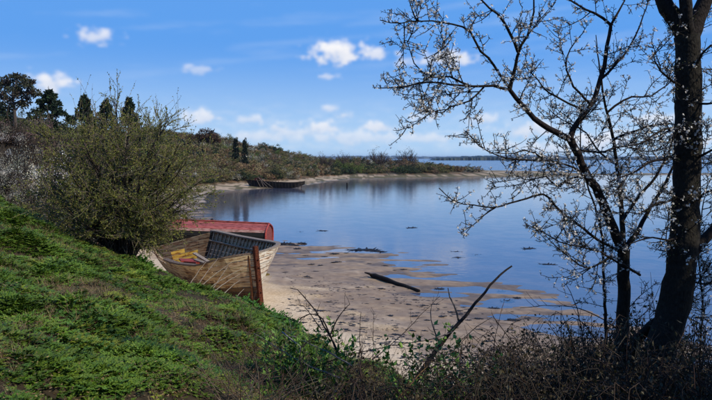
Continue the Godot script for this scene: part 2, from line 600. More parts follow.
func build_far_land() -> void:
	var o := part("wooded_island", ridge([[430, 0.3], [445, 7.0], [560, 9.5], [640, 6.0], [700, 1.0], [745, 0.3]].map(func(q): return [q[0] - 330.0, q[1]]), 2200, 90, lin(0.035, 0.05, 0.035), 0.35, 3.0), self)
	o.position = Vector3(90 - 10 - 20, -0.2, -1500)
	tag(o, "small dark wooded island beyond the end of the spit", "island")
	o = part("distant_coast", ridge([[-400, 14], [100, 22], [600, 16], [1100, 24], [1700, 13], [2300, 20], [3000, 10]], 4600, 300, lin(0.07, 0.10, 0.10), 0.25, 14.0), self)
	o.position = Vector3(0, -1, -4600)
	tag(o, "pale blue strip of distant coast along the horizon", "coast")
	o = part("wooded_island", ridge([[0, 0.2], [60, 5], [170, 8], [300, 6.5], [380, 9], [520, 7], [640, 8.5], [760, 4], [820, 0.2]], 1900, 100, lin(0.045, 0.055, 0.04), 0.45, 3.5), self)
	o.position = Vector3(440, -0.2, -1900)
	tag(o, "long dark low island behind the blossoming branches", "island")

func build_far_scrub() -> void:
	var G := "scrub along the far shore"
	var brown := [lin(0.24, 0.155, 0.075), lin(0.18, 0.115, 0.06), lin(0.25, 0.185, 0.09)]
	var olive := [lin(0.15, 0.135, 0.045), lin(0.105, 0.105, 0.035), lin(0.17, 0.15, 0.055)]
	var dark := [lin(0.03, 0.048, 0.018), lin(0.045, 0.065, 0.022)]
	var pale := [lin(0.40, 0.38, 0.30), lin(0.30, 0.28, 0.21), lin(0.20, 0.18, 0.11)]
	var fresh := [lin(0.10, 0.15, 0.03), lin(0.14, 0.17, 0.035)]
	var tw := lin(0.10, 0.075, 0.05)
	var kinds := [
		["brown_shrub", brown, "russet-brown leafless shrub", 1300, 0.085, 46],
		["olive_shrub", olive, "olive-green bushy shrub", 1500, 0.09, 20],
		["evergreen_shrub", dark, "dark evergreen shrub", 1700, 0.09, 12],
		["blossom_shrub", pale, "pale grey-white blossoming shrub", 1500, 0.075, 24],
		["gorse_bush", fresh, "fresh yellow-green bush", 1500, 0.08, 14]]
	var protos := []
	for k in kinds:
		var two := []
		for i in 3: two.append(shrub_proto(k[1], tw, k[3], 34, k[4], rng.randf_range(0.8, 1.05), k[5]))
		protos.append(two)
	var bare := []
	for i in 3: bare.append(shrub_proto([lin(0.13, 0.095, 0.075), lin(0.11, 0.08, 0.06)], lin(0.11, 0.08, 0.06), 900, 30, 0.05, 1.25, 110))
	# slope, crest and spit: spots picked over the land beyond the beach
	var found := []
	var made := 0
	var tries := 0
	while made < 1500 and tries < 18000:
		tries += 1
		var d := rng.randf_range(62, 262)
		var x: float
		if made % 5 < 3:
			d = rng.randf_range(64, 180)
			x = -d * rng.randf_range(0.0, 0.31)
		else: x = rng.randf_range(-0.14, 0.19) * d
		var t := edge_distance(bank, Vector2(x, d))
		if t < 0.0 or t > 55: continue
		var on_spit := x > -6
		if t > 14 and rng.randf() < 0.3: continue
		var k := 0
		var r := rng.randf()
		if on_spit:
			k = 0 if r < 0.42 else 1 if r < 0.70 else 2 if r < 0.86 else 4 if r < 0.90 else 3
			if x < 16 and t < 7: k = 2 if r < 0.55 else 4 if r < 0.8 else 1
		else: k = 0 if r < 0.46 else 1 if r < 0.70 else 3 if r < 0.84 else 2 if r < 0.94 else 4
		var sc := rng.randf_range(1.4, 2.5) * (0.8 if t < 3 else 1.0)
		if on_spit: sc *= lerpf(1.15, 0.85, clampf(x / 30.0, 0, 1))
		var px := 356.0 + x / d * FOCAL
		var where := ("high on the hillside " if t > 9 else "low on the hillside ") + ("left of the far wreck" if px < 245 else "above the far wreck" if px < 303 else "right of the far wreck")
		if on_spit: where = "on the spit " + ("left of the bare trees" if px < 366 else "under the tall bare trees" if px < 420 else "towards its low open tip")
		var p := ground(x, d)
		var v3 := Vector3(sc * rng.randf_range(0.9, 1.35), sc * rng.randf_range(0.85, 1.25), sc * rng.randf_range(0.9, 1.3))
		found.append([(6.0 if t < 8 else 0.0) - d * 0.02 - t * 0.05, k, rng.randi() % 3, p - Vector3(0, 0.15, 0), v3, kinds[k][2] + " " + where])
		made += 1
	# the nearest 280 one by one, the rest as one mass of scrub
	found.sort_custom(func(a, b): return a[0] > b[0])
	var rest := {}
	for i in found.size():
		var f = found[i]
		if i < 280: place_shrub(kinds[f[1]][0], protos[f[1]][f[2]], f[3], f[4], f[5], "shrub", G)
		else:
			for q in 2:
				var key: Mesh = protos[f[1]][f[2]][q]
				if not rest.has(key): rest[key] = []
				rest[key].append([Transform3D(Basis(Vector3.UP, i * 1.7).scaled(f[4]), f[3]), Color.WHITE])
	var mass := thing("scrub_mass", "dense mixed scrub filling the far hillside behind the front shrubs", "scrub")
	mass.set_meta("kind", "stuff")
	for key in rest: scatter("scrub", key, rest[key], "", "", mass)
	# bare trees standing above the scrub, right of the hill
	var bt := [[326, 176, 3.3, "bare rounded tree above the scrub, leftmost of the bare trees"], [344, 190, 3.6, "bare tree at the landward end of the spit"], [378, 200, 3.9, "tall bare tree in the middle of the spit"], [407, 205, 3.8, "bare tree nearest the open end of the spit"], [272, 150, 2.6, "thin bare tree on the hill crest above the far wreck"], [289, 165, 2.2, "low bare tree on the falling crest behind the beach"]]
	for q in bt:
		var x: float = (q[0] - 356.0) / FOCAL * q[1]
		place_shrub("bare_tree", bare[rng.randi() % 3], ground(x, q[1]) + Vector3(0, 0.2, 0), Vector3(q[2], q[2] * 1.05, q[2]), q[3], "tree", "bare trees on the far shore", "twigs")
	# two narrow dark conifers and a brown round tree on the crest
	for q in [[236, 141, 132, "narrow dark cypress on the far crest, left one of two"], [245, 142, 132, "narrow dark cypress on the far crest, right one of two"]]:
		var x: float = (q[0] - 356.0) / FOCAL * q[2]
		var g := ground(x, q[2])
		var hh: float = spot(q[0], 139, q[2]).y - g.y
		var bl := []
		for i in 5: bl.append([Vector3(0, hh * (0.25 + 0.16 * i), 0), Vector3(0.75 - 0.07 * i, hh * 0.13, 0.75 - 0.07 * i)])
		clump_tree("cypress", q[3], "tree", g, hh, 0.14, bl, [lin(0.012, 0.022, 0.012)], 0.22, 420, lin(0.05, 0.04, 0.03), "cypresses on the far crest")
	var gx := (203.0 - 356.0) / FOCAL * 128.0
	var gg := ground(gx, 128)
	var th := spot(203, 124, 128).y - gg.y
	clump_tree("copper_tree", "round reddish-brown tree above the bush, left end of the far hill", "tree", gg, th, 0.2, [[Vector3(0, th * 0.72, 0), Vector3(2.3, 1.5, 2.0)], [Vector3(-1.8, th * 0.6, 0.4), Vector3(1.7, 1.3, 1.6)], [Vector3(1.9, th * 0.62, 0), Vector3(1.6, 1.3, 1.6)]], [lin(0.085, 0.045, 0.028), lin(0.06, 0.04, 0.022)], 0.28, 1100, lin(0.06, 0.045, 0.035))

func build_mid_trees() -> void:
	var tw := lin(0.13, 0.095, 0.07)
	# brown hedge slope
	var br := []
	for i in 3: br.append(shrub_proto([lin(0.13, 0.09, 0.07), lin(0.16, 0.11, 0.085), lin(0.10, 0.08, 0.05)], tw, 2600, 40, 0.045, 0.95, 150))
	var ol := []
	for i in 2: ol.append(shrub_proto([lin(0.085, 0.09, 0.02), lin(0.06, 0.07, 0.02)], tw, 6500, 50, 0.028, 1.0, 30))
	var wh := []
	for i in 3: wh.append(shrub_proto([lin(0.70, 0.68, 0.60), lin(0.58, 0.56, 0.49), lin(0.24, 0.24, 0.18)], lin(0.10, 0.08, 0.065), 10000, 70, 0.018, 1.0, 150, 0.35))
	var dk := []
	for i in 2: dk.append(shrub_proto([lin(0.035, 0.05, 0.016), lin(0.05, 0.06, 0.025)], tw, 3200, 44, 0.045, 0.95, 40))
	var put := func(called, proto, px, py_top, d, w, label, group, leafname):
		var x: float = (px - 356.0) / FOCAL * d
		var g := ground(x, d)
		var h: float = maxf(0.6, spot(px, py_top, d).y - g.y)
		place_shrub(called, proto, g - Vector3(0, 0.1, 0), Vector3(maxf(w, h * 0.55), h * 0.95, maxf(w, h * 0.55)), label, "shrub", group, leafname)
	var hl := ["at the top left corner of the hedge", "under the tall open tree", "below the pointed pine", "in the second row at the left edge", "below the olive shrubs", "in the second row above the white blossom", "meeting the left side of the big bush", "lowest at the left edge above the blossom", "half hidden behind the big bush"]
	var hk := -1
	for q in [[-8, 116, 40, 2.2], [18, 117, 41, 2.3], [44, 124, 39, 2.2], [4, 130, 36, 2.0], [66, 132, 38, 2.0], [34, 136, 35, 1.8], [92, 138, 38, 2.0], [-4, 142, 33, 1.8], [70, 150, 33, 1.6]]:
		hk += 1
		put.call("bare_shrub", br[rng.randi() % 3], q[0], q[1], q[2], q[3], "purple-brown leafless shrub " + hl[hk], "bare hedge at the left", "twigs")
	var wl := ["white blossoming shrub at the left edge, highest of its row", "white blossoming shrub low at the left edge of the bank", "grey-white blossoming shrub touching the big green bush", "white blossoming shrub half behind the big green bush", "small white blossoming shrub at the foot of the hedge"]
	var k := 0
	for q in [[4, 136, 29, 1.5], [-4, 160, 26, 1.2], [42, 150, 28, 1.3], [30, 172, 25, 0.95], [8, 184, 24, 0.8]]:
		put.call("blossom_shrub", wh[k % 3], q[0], q[1], q[2], q[3], wl[k], "white blossoming shrubs at the left", "blossom")
		k += 1
	put.call("evergreen_shrub", dk[0], 58, 168, 24.5, 1.1, "dark low evergreen shrub beside the white blossom", "", "foliage")
	put.call("evergreen_shrub", dk[1], 20, 186, 23.4, 0.8, "dark shrub under the lowest white blossom", "", "foliage")
	for q in [[28, 106, 52, 2.6, "olive-green shrub below the tall open tree"], [62, 112, 48, 2.2, "olive-green shrub between the dark pines"], [76, 108, 50, 2.4, "olive-green shrub just left of the big bush"]]:
		put.call("olive_shrub", ol[rng.randi() % 2], q[0], q[1], q[2], q[3], q[4], "olive shrubs under the pines", "foliage")
	# tall open tree (gum or pine) with gaps of sky
	var d := 62.0
	var x := (16.0 - 356.0) / FOCAL * d
	var g := ground(x, d)
	var m := d / FOCAL
	var bl := []
	for q in [[16, 79, 1.2, 0.5], [4, 84, 1.0, 0.55], [26, 83, 0.9, 0.5], [31, 92, 0.8, 0.6], [6, 94, 1.1, 0.6], [17, 90, 0.5, 0.35], [-4, 92, 1.2, 0.9], [22, 101, 0.7, 0.5], [8, 106, 1.2, 0.7]]:
		bl.append([spot(q[0], q[1], d + rng.randf_range(-1.2, 1.2)) - g, Vector3(q[2], q[3], q[2])])
	clump_tree("gum_tree", "tall dark open-crowned tree against the sky at the left", "tree", g, spot(16, 78, d).y - g.y, 0.3, bl, [lin(0.04, 0.045, 0.025), lin(0.06, 0.06, 0.03), lin(0.05, 0.038, 0.026)], 0.2, 520, lin(0.16, 0.13, 0.11))
	# dark pines
	var pl := ["pointed dark pine right of the white cloud", "dark pine just behind the left shoulder of the big bush", "dark pine topmost behind the middle of the big bush", "dark pine behind the right shoulder of the big bush", "dark pine cut by the left edge of the picture"]
	k = 0
	for q in [[52, 87, 56, 3.0], [86, 92, 60, 2.7], [108, 96, 62, 2.4], [130, 94, 60, 2.6], [-8, 90, 66, 3.0]]:
		var dd: float = q[2]
		var gp := ground((q[0] - 356.0) / FOCAL * dd, dd)
		var hh: float = spot(q[0], q[1], dd).y - gp.y
		var b2 := []
		for i in 34:
			var f := (i + 0.5) / 34.0
			var a := i * 2.4 + rng.randf() * 0.6
			var w: float = q[3] * pow(1.0 - f, 0.8) * rng.randf_range(0.45, 0.95)
			b2.append([Vector3(cos(a) * w, hh * (0.25 + 0.70 * f) + w * 0.12, sin(a) * w), Vector3(q[3] * (0.34 - 0.27 * f), hh * 0.035, q[3] * (0.34 - 0.27 * f))])
		clump_tree("pine_tree", pl[k], "tree", gp, hh, 0.22, b2, [lin(0.016, 0.032, 0.016), lin(0.028, 0.045, 0.018)], 0.19, 300, lin(0.07, 0.05, 0.04), "dark pines behind the big bush")
		k += 1

# ------------------------------------------------------------------ boats
func lerp_table(tb: Array, u: float) -> float:
	for i in tb.size() - 1:
		if u <= tb[i + 1][0]:
			var f: float = (u - tb[i][0]) / (tb[i + 1][0] - tb[i][0])
			return lerpf(tb[i][1], tb[i + 1][1], clampf(f, 0, 1))
	return tb[-1][1]

var beam := [[0.0, 0.05], [0.15, 0.42], [0.4, 0.88], [0.8, 1.30], [1.3, 1.54], [2.2, 1.70], [3.5, 1.74], [5.0, 1.62], [6.2, 1.40], [7.0, 1.18]]
func hull_point(u: float, w: float, side: float, inset := 0.0) -> Vector3:
	var B := lerp_table(beam, u)
	var p := lerpf(1.0, 0.42, smoothstep(0.0, 3.2, u))
	var sheer := (lerpf(1.78, 1.62, smoothstep(0.0, 3.6, u)) + 0.12 * smoothstep(4.5, 7.0, u)) * (1.0 - (0.15 * smoothstep(0.1, 1.4, u) if side < 0 else 0.0))
	var keel := 0.0
	return Vector3(side * maxf(0.03, (B * pow(w, p)) - inset), keel + w * sheer, -u - 0.0)

func build_boat() -> void:
	var foot := Vector3(-3.06, height(-3.06, 21.5) - 0.10, -21.5)
	var o := thing("wrecked_boat", "derelict wooden boat with peeling white paint and rusty stem on the sand", "boat", foot)
	o.basis = Basis(Vector3.UP, atan2(0.56, 0.83)) * Basis(Vector3.BACK, deg_to_rad(5.0))
	# local: bow at z = 0, stern towards -z, x = side
	var us := [0.02, 0.12, 0.25, 0.42, 0.65, 0.95, 1.3, 1.8, 2.4, 3.1, 3.9, 4.7, 5.3, 5.8, 6.2, 6.6]
	var n := 10
	var white := lin(0.66, 0.62, 0.55)
	for side in [-1.0, 1.0]:
		for i in n:
			var b := MB.new()
			var gap := 0.008
			var w0 := float(i) / n + gap
			var w1 := float(i + 1) / n - gap * 0.4
			var tint := vary(white, 0.07)
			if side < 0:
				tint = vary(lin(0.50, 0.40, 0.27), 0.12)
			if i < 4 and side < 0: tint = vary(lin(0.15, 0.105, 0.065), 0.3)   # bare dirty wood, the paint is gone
			if i < 1: tint = vary(lin(0.20, 0.15, 0.10), 0.2)
			var stop := us.size()
			if side < 0 and i == n - 1: stop = 11      # the top strake is broken off aft
			for j in stop - 1:
				var a := hull_point(us[j], w0, side)
				var c := hull_point(us[j], w1, side)
				var e := hull_point(us[j + 1], w0, side)
				var f := hull_point(us[j + 1], w1, side)
				var ai := hull_point(us[j], w0, side, 0.035)
				var ci := hull_point(us[j], w1, side, 0.035)
				var ei := hull_point(us[j + 1], w0, side, 0.035)
				var fi := hull_point(us[j + 1], w1, side, 0.035)
				var inner := lin(0.46, 0.34, 0.22)
				if side > 0:
					b.quad(a, c, f, e, tint); b.quad(ai, ei, fi, ci, inner)
					b.quad(c, ci, fi, f, tint); b.quad(a, e, ei, ai, tint)
				else:
					b.quad(a, e, f, c, tint); b.quad(ai, ci, fi, ei, inner)
					b.quad(c, f, fi, ci, tint); b.quad(a, ai, ei, e, tint)
			part("plank", b.mesh(M.paint), o)
		# ribs
		var u := 0.5
		while u < 6.5:
			var b := MB.new()
			var pts := PackedVector3Array()
			for k in 8: pts.append(hull_point(u, 0.04 + 0.95 * k / 7.0, side, 0.075))
			b.tube(pts, taper(8, 0.042, 0.034), 4, vary(lin(0.85, 0.66, 0.43), 0.2))
			part("rib", b.mesh(M.wood), o)
			u += 0.27
		# gunwale rail
		var g := MB.new()
		for j in us.size() - 1:
			if side < 0 and j > 9: break
			var a := hull_point(us[j], 1.0, side)
			var c := hull_point(us[j + 1], 1.0, side)
			var ai := hull_point(us[j], 1.0, side, 0.15)
			var ci := hull_point(us[j + 1], 1.0, side, 0.15)
			var up := Vector3(0, 0.055, 0)
			var lo := Vector3(0, 0.004, 0)
			var out := Vector3(side * 0.03, 0, 0)
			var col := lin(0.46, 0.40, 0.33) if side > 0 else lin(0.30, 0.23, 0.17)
			var top := [a + up + out, ai + up, ci + up, c + up + out]
			if side > 0: g.quad(top[0], top[1], top[2], top[3], col)
			else: g.quad(top[0], top[3], top[2], top[1], col)
			g.quad(a + lo + out, a + up + out, c + up + out, c + lo + out, col)
			g.quad(ai + lo, ci + lo, ci + up, ai + up, col)
			g.quad(a + lo + out, c + lo + out, ci + lo, ai + lo, col)
		part("gunwale", g.mesh(M.wood), o)
		# inner stringer under the rail
		var sg := MB.new()
		var sp := PackedVector3Array()
		for j in range(4, us.size()): sp.append(hull_point(us[j], 0.80, side, 0.13))
		sg.tube(sp, taper(sp.size(), 0.045, 0.045), 4, lin(0.55, 0.46, 0.35))
		part("stringer", sg.mesh(M.wood), o)
	# stem post, rust-red with an iron band
	var s := MB.new()
	var last := Vector3.ZERO
	s.box(Transform3D(Basis(Vector3.RIGHT, deg_to_rad(-1.0)), Vector3(-0.0, 0.98, 0.055)), Vector3(0.13, 2.12, 0.16), lin(0.20, 0.065, 0.028), 0.015)
	var stem := part("stem_post", s.mesh(M.rust), o)
	stem.set_meta("label", "rust-red stem post at the bow")
	s = MB.new()
	s.box(Transform3D(Basis(Vector3.UP, 0.75), Vector3(-0.19, 0.90, -0.09)), Vector3(0.10, 1.70, 0.04), lin(0.26, 0.12, 0.05), 0.008)
	part("stem_plate", s.mesh(M.rust), o)
	for y in [0.55, 0.95, 1.35, 1.6]:
		var bolt := MB.new()
		bolt.tube(PackedVector3Array([Vector3(0, y, 0.13), Vector3(0, y, 0.155)]), taper(2, 0.03, 0.026), 7, lin(0.12, 0.04, 0.02))
		part("bolt", bolt.mesh(M.rust), stem)
	# breast hook joining the rails at the bow
	s = MB.new()
	s.box(Transform3D(Basis.IDENTITY, Vector3(0.0, 1.72, -0.33)), Vector3(0.66, 0.07, 0.20), lin(0.42, 0.37, 0.30), 0.01)
	part("breast_hook", s.mesh(M.wood), o)
	# transom
	s = MB.new()
	for i in 9:
		var w0 := float(i) / 9
		var w1 := float(i + 1) / 9 - 0.012
		s.quad(hull_point(6.6, w0, 1), hull_point(6.6, w1, 1), hull_point(6.6, w1, -1), hull_point(6.6, w0, -1), vary(lin(0.4, 0.34, 0.26), 0.15))
		for half in 4:
			var f0 := half / 4.0
			var f1 := half / 4.0 + 0.245
			var la := hull_point(6.55, w0, -1).lerp(hull_point(6.55, w0, 1), f0)
			var lb := hull_point(6.55, w1, -1).lerp(hull_point(6.55, w1, 1), f0)
			var ra := hull_point(6.55, w0, -1).lerp(hull_point(6.55, w0, 1), f1)
			var rb := hull_point(6.55, w1, -1).lerp(hull_point(6.55, w1, 1), f1)
			var yellow: bool = half in [1, 2] and i > 3 and i < 8 - half
			s.quad(la, lb, rb, ra, vary(lin(0.50, 0.34, 0.06) if yellow else lin(0.13, 0.10, 0.07), 0.2))
	part("transom", s.mesh(M.red), o)
	# bottom boards with moss, each a plank
	for i in 7:
		var b := MB.new()
		var x := -0.9 + i * 0.3
		b.box(Transform3D(Basis(Vector3.UP, rng.randf_range(-0.02, 0.02)), Vector3(x, 0.74 + rng.randf_range(-0.02, 0.03), -3.6)), Vector3(0.27, 0.05, 4.6), lin(0.20, 0.165, 0.035).lerp(lin(0.28, 0.22, 0.06), rng.randf()), 0.008)
		part("bottom_board", b.mesh(M.wood), o)
	# keel
	s = MB.new()
	s.box(Transform3D(Basis.IDENTITY, Vector3(0, -0.03, -3.25)), Vector3(0.14, 0.14, 6.4), lin(0.12, 0.08, 0.05), 0.01)
	part("keel", s.mesh(M.wood), o)
	# red hatch boards and loose grey planks thrown across the near side
	for q in [[Vector3(-1.12, 1.42, -2.15), Vector3(0.70, 0.05, 0.6), 0.35, -0.22, lin(0.36, 0.055, 0.035)], [Vector3(-1.15, 1.40, -2.95), Vector3(0.6, 0.05, 0.5), -0.2, -0.15, lin(0.36, 0.06, 0.04)]]:
		var b := MB.new()
		b.box(Transform3D(Basis(Vector3.UP, q[2]) * Basis(Vector3.BACK, q[3]), q[0]), q[1], q[4], 0.01)
		part("hatch_board", b.mesh(M.red), o)
	for q in [[Vector3(-0.95, 1.40, -1.5), 1.3, 0.5, 0.25], [Vector3(-0.6, 1.30, -1.9), 1.5, 1.2, -0.1], [Vector3(-0.75, 1.42, -2.5), 1.2, 0.25, 0.3], [Vector3(0.1, 0.78, -4.1), 1.9, -0.5, 0.05]]:
		var b := MB.new()
		b.box(Transform3D(Basis(Vector3.UP, q[2]) * Basis(Vector3.RIGHT, q[3]), q[0]), Vector3(0.14, 0.045, q[1]), vary(lin(0.44, 0.38, 0.31), 0.15), 0.006)
		part("loose_plank", b.mesh(M.wood), o)
	# thwart
	s = MB.new()
	s.box(Transform3D(Basis(Vector3.BACK, 0.03), Vector3(0.0, 1.02, -3.3)), Vector3(2.6, 0.06, 0.26), lin(0.22, 0.17, 0.12), 0.01)
	part("thwart", s.mesh(M.wood), o)

func build_red_hull() -> void:
	# an upturned hull: red bottom, tarred black sides; the transom looks to the right
	var base := Vector3(-4.95, -0.02, -38.6)
	var o := thing("upturned_hull", "upturned boat hull with faded red bottom and tarred black side at the waterline", "boat", base)
	o.basis = Basis(Vector3.UP, atan2(0.045, 0.999) * -1.0 + PI)   # local +x runs along the hull from the transom
	var L := 8.6
	var m := 22
	var prof := [[0.0, 0.0], [1.0, 0.03], [1.06, 0.35], [1.08, 0.66], [1.0, 0.88], [0.86, 1.0], [0.6, 1.11], [0.3, 1.2], [0.06, 1.26]]
	var secs := []
	for i in m + 1:
		var f := float(i) / m
		var wid := 1.12 * (1.0 + 0.16 * sin(f * PI * 0.7)) * (1.0 - pow(maxf(0, f - 0.45) / 0.55, 2.2) * 0.97)
		var hg := 1.0 + 0.22 * f
		var sec := []
		for q in prof: sec.append(Vector3(L * f, q[1] * hg + (0.06 * f if q[1] > 0.5 else 0.0), q[0] * wid))
		secs.append(sec)
	for side in [-1.0, 1.0]:
		var flip := Vector3(1, 1, side)
		for k in range(1, prof.size() - 1):
			var b := MB.new()
			var is_red := k >= 4
			var col := vary(lin(0.42, 0.125, 0.105), 0.10) if is_red else vary(lin(0.022, 0.019, 0.017), 0.25)
			if k == 4: col = lin(0.40, 0.25, 0.20)
			for i in m:
				var a: Vector3 = secs[i][k] * flip
				var c: Vector3 = secs[i][k + 1] * flip
				var e: Vector3 = secs[i + 1][k] * flip
				var f: Vector3 = secs[i + 1][k + 1] * flip
				c = c.lerp(a, 0.03); f = f.lerp(e, 0.03)
				if side > 0: b.quad(a, e, f, c, col)
				else: b.quad(a, c, f, e, col)
			part("bottom_plank" if is_red else "side_plank", b.mesh(M.red if is_red else M.wood), o)
	var b := MB.new()   # transom face
	for k in range(1, prof.size() - 1):
		for side in [-1.0, 1.0]:
			var p: Vector3 = secs[0][k] * Vector3(1, 1, side) + Vector3(0.03, 0, 0)
			var q: Vector3 = secs[0][k + 1] * Vector3(1, 1, side) + Vector3(0.03, 0, 0)
			var c0 := Vector3(0.03, p.y, 0)
			var c1 := Vector3(0.03, q.y, 0)
			if side > 0: b.quad(p, q, c1, c0, lin(0.30, 0.08, 0.06))
			else: b.quad(p, c0, c1, q, lin(0.30, 0.08, 0.06))
	part("transom", b.mesh(M.red), o)
	b = MB.new()
	var rim := PackedVector3Array()
	for k in range(1, prof.size()): rim.append(secs[0][k] * Vector3(1, 1, 1) * Vector3(1, 1.01, 1.02))
	for k in range(prof.size() - 1, 0, -1): rim.append(secs[0][k] * Vector3(1, 1.01, -1.02))
	b.tube(rim, taper(rim.size(), 0.055, 0.055), 6, lin(0.44, 0.08, 0.06))
	part("transom_rim", b.mesh(M.red), o)
	b = MB.new()
	var kp := PackedVector3Array()
	for i in m + 1: kp.append(secs[i][prof.size() - 1] * Vector3(1, 1, 0) + Vector3(0, 0.03, 0))
	b.tube(kp, taper(kp.size(), 0.07, 0.06), 4, lin(0.33, 0.09, 0.07))
	part("keel", b.mesh(M.red), o)
	b = MB.new()   # dark iron loop on the bottom
	var lp := PackedVector3Array()
	for k in 9:
		var a := PI * k / 8.0
		lp.append(Vector3(3.45, 1.12 + 0.34 * sin(a), 0.55 + 0.32 * cos(a)))
	b.tube(lp, taper(9, 0.06, 0.06), 6, lin(0.02, 0.018, 0.016))
	part("iron_loop", b.mesh(M.rust), o)

func build_far_wreck() -> void:
	var d := 114.0
	var p := spot(247, 187, d)
	var g := ground(p.x, d)
	var o := thing("wreck_hull", "long dark rotting wreck with leaning timbers on the far beach", "boat", Vector3(p.x, 0.05, -d))
	o.rotation.y = deg_to_rad(-4.0)
	var L := 9.8
	var dark := lin(0.028, 0.022, 0.018)
	for k in 5:
		var b := MB.new()
		for i in 16:
			var f0 := i / 16.0
			var f1 := (i + 1) / 16.0
			var pt := func(f: float, w: float) -> Vector3:
				var top := 1.35 - 0.75 * f + 0.55 * pow(f, 5.0)
				var low := -0.15 + 0.75 * pow(f, 7.0)
				return Vector3(L * f + (1.0 - w) * 0.7 * (1.0 - f) - w * 0.2 * (1.0 - f), low + w * (top - low), (0.35 + w * 0.5) * sin(PI * clampf(f * 0.92 + 0.06, 0, 1)))
			b.quad(pt.call(f0, k / 5.0), pt.call(f1, k / 5.0), pt.call(f1, (k + 0.93) / 5.0), pt.call(f0, (k + 0.93) / 5.0), vary(dark, 0.3))
			b.quad(pt.call(f0, k / 5.0) * Vector3(1, 1, -1), pt.call(f0, (k + 0.93) / 5.0) * Vector3(1, 1, -1), pt.call(f1, (k + 0.93) / 5.0) * Vector3(1, 1, -1), pt.call(f1, k / 5.0) * Vector3(1, 1, -1), vary(dark, 0.3))
		part("plank", b.mesh(M.wood), o)
	for i in 17:
		var b := MB.new()
		var f := 0.08 + 0.86 * i / 16.0
		var top := 1.35 - 0.75 * f + rng.randf_range(-0.12, 0.25)
		var zz := 0.9 * sin(PI * clampf(f * 0.92 + 0.06, 0, 1))
		b.tube(PackedVector3Array([Vector3(L * f, 0, zz * 0.45), Vector3(L * f, top * 0.6, zz * 0.85), Vector3(L * f, top, zz)]), taper(3, 0.06, 0.04), 4, vary(lin(0.06, 0.05, 0.04), 0.3))
		part("rib", b.mesh(M.wood), o)
	for q in [[2.0, 1.75, 4.0, -0.05, 1.6], [2.3, 1.6, 3.3, -0.1, 1.7], [1.7, 1.5, 2.7, 0.0, 1.6], [2.6, 1.4, 4.6, 0.1, 1.5]]:
		var b := MB.new()
		b.tube(PackedVector3Array([Vector3(q[0], q[1], 0.6), Vector3(q[2], q[3], q[4])]), taper(2, 0.06, 0.05), 5, lin(0.20, 0.17, 0.14))
		part("leaning_timber", b.mesh(M.wood), o)
	var b := MB.new()
	b.box(Transform3D(Basis(Vector3.UP, 0.3) * Basis(Vector3.BACK, 0.12), Vector3(1.9, 1.45, 0.2)), Vector3(1.1, 0.45, 0.8), lin(0.09, 0.018, 0.014), 0.03)
	part("red_cabin_remains", b.mesh(M.rust), o)
	var pr := shrub_proto([lin(0.03, 0.05, 0.015), lin(0.05, 0.065, 0.02)], lin(0.05, 0.04, 0.03), 900, 24, 0.1, 0.7, 12)
	place_shrub("evergreen_shrub", pr, Vector3(p.x + 1.6, 1.45, -d - 0.6), Vector3(1.5, 1.1, 1.0), "dark green shrub growing over the stern of the far wreck", "shrub", "")
	# pale mast stump and a low dark rock in the water
	var st := spot(347, 187.5, 118)
	o = thing("mooring_post", "small dark post standing out of the calm water", "post", Vector3(st.x, 0, -118))
	b = MB.new()
	b.tube(PackedVector3Array([Vector3(0, -0.4, 0), Vector3(0.02, 0.35, 0), Vector3(0.0, 0.62, 0)]), PackedFloat32Array([0.13, 0.14, 0.10]), 7, dark)
	part("shaft", b.mesh(M.wood), o)
	b = MB.new()
	b.tube(PackedVector3Array([Vector3(0, 0.62, 0), Vector3(0, 0.74, 0)]), PackedFloat32Array([0.15, 0.08]), 7, dark)
	part("cap", b.mesh(M.wood), o)

func lump(size: Vector3, seed_: int, col: Color, mat: Material, rows := 5, cols := 11, rough := 0.45) -> ArrayMesh:
	var b := MB.new()
	var pts := []
	for i in rows + 1:
		var row := []
		for j in cols:
			var el := PI * 0.5 * i / rows
			var a := TAU * j / cols
			var r := 1.0 + rough * n_b.get_noise_3d(cos(a) * 22 + seed_ * 37.0, sin(a) * 22, el * 14.0) * 2.2
			row.append(Vector3(cos(a) * cos(el) * r * size.x, (sin(el) * size.y - 0.1 * size.y) * (0.7 + 0.3 * r), sin(a) * cos(el) * r * size.z))
		pts.append(row)
	for i in rows:
		for j in cols:
			b.quad(pts[i][j], pts[i + 1][j], pts[i + 1][(j + 1) % cols], pts[i][(j + 1) % cols], vary(col, 0.3))
	# loose ribbons of weed
	for k in 16:
		var a := rng.randf() * TAU
		var d := Vector3(cos(a), rng.randf_range(-0.1, 0.5), sin(a)).normalized()
		var p := Vector3(cos(a) * size.x * 0.7, size.y * 0.4, sin(a) * size.z * 0.7)
		b.leaf(p, d, d.cross(Vector3.UP).normalized(), size.x * rng.randf_range(0.3, 0.8), size.x * 0.12, vary(col, 0.3))
	return b.mesh(mat)

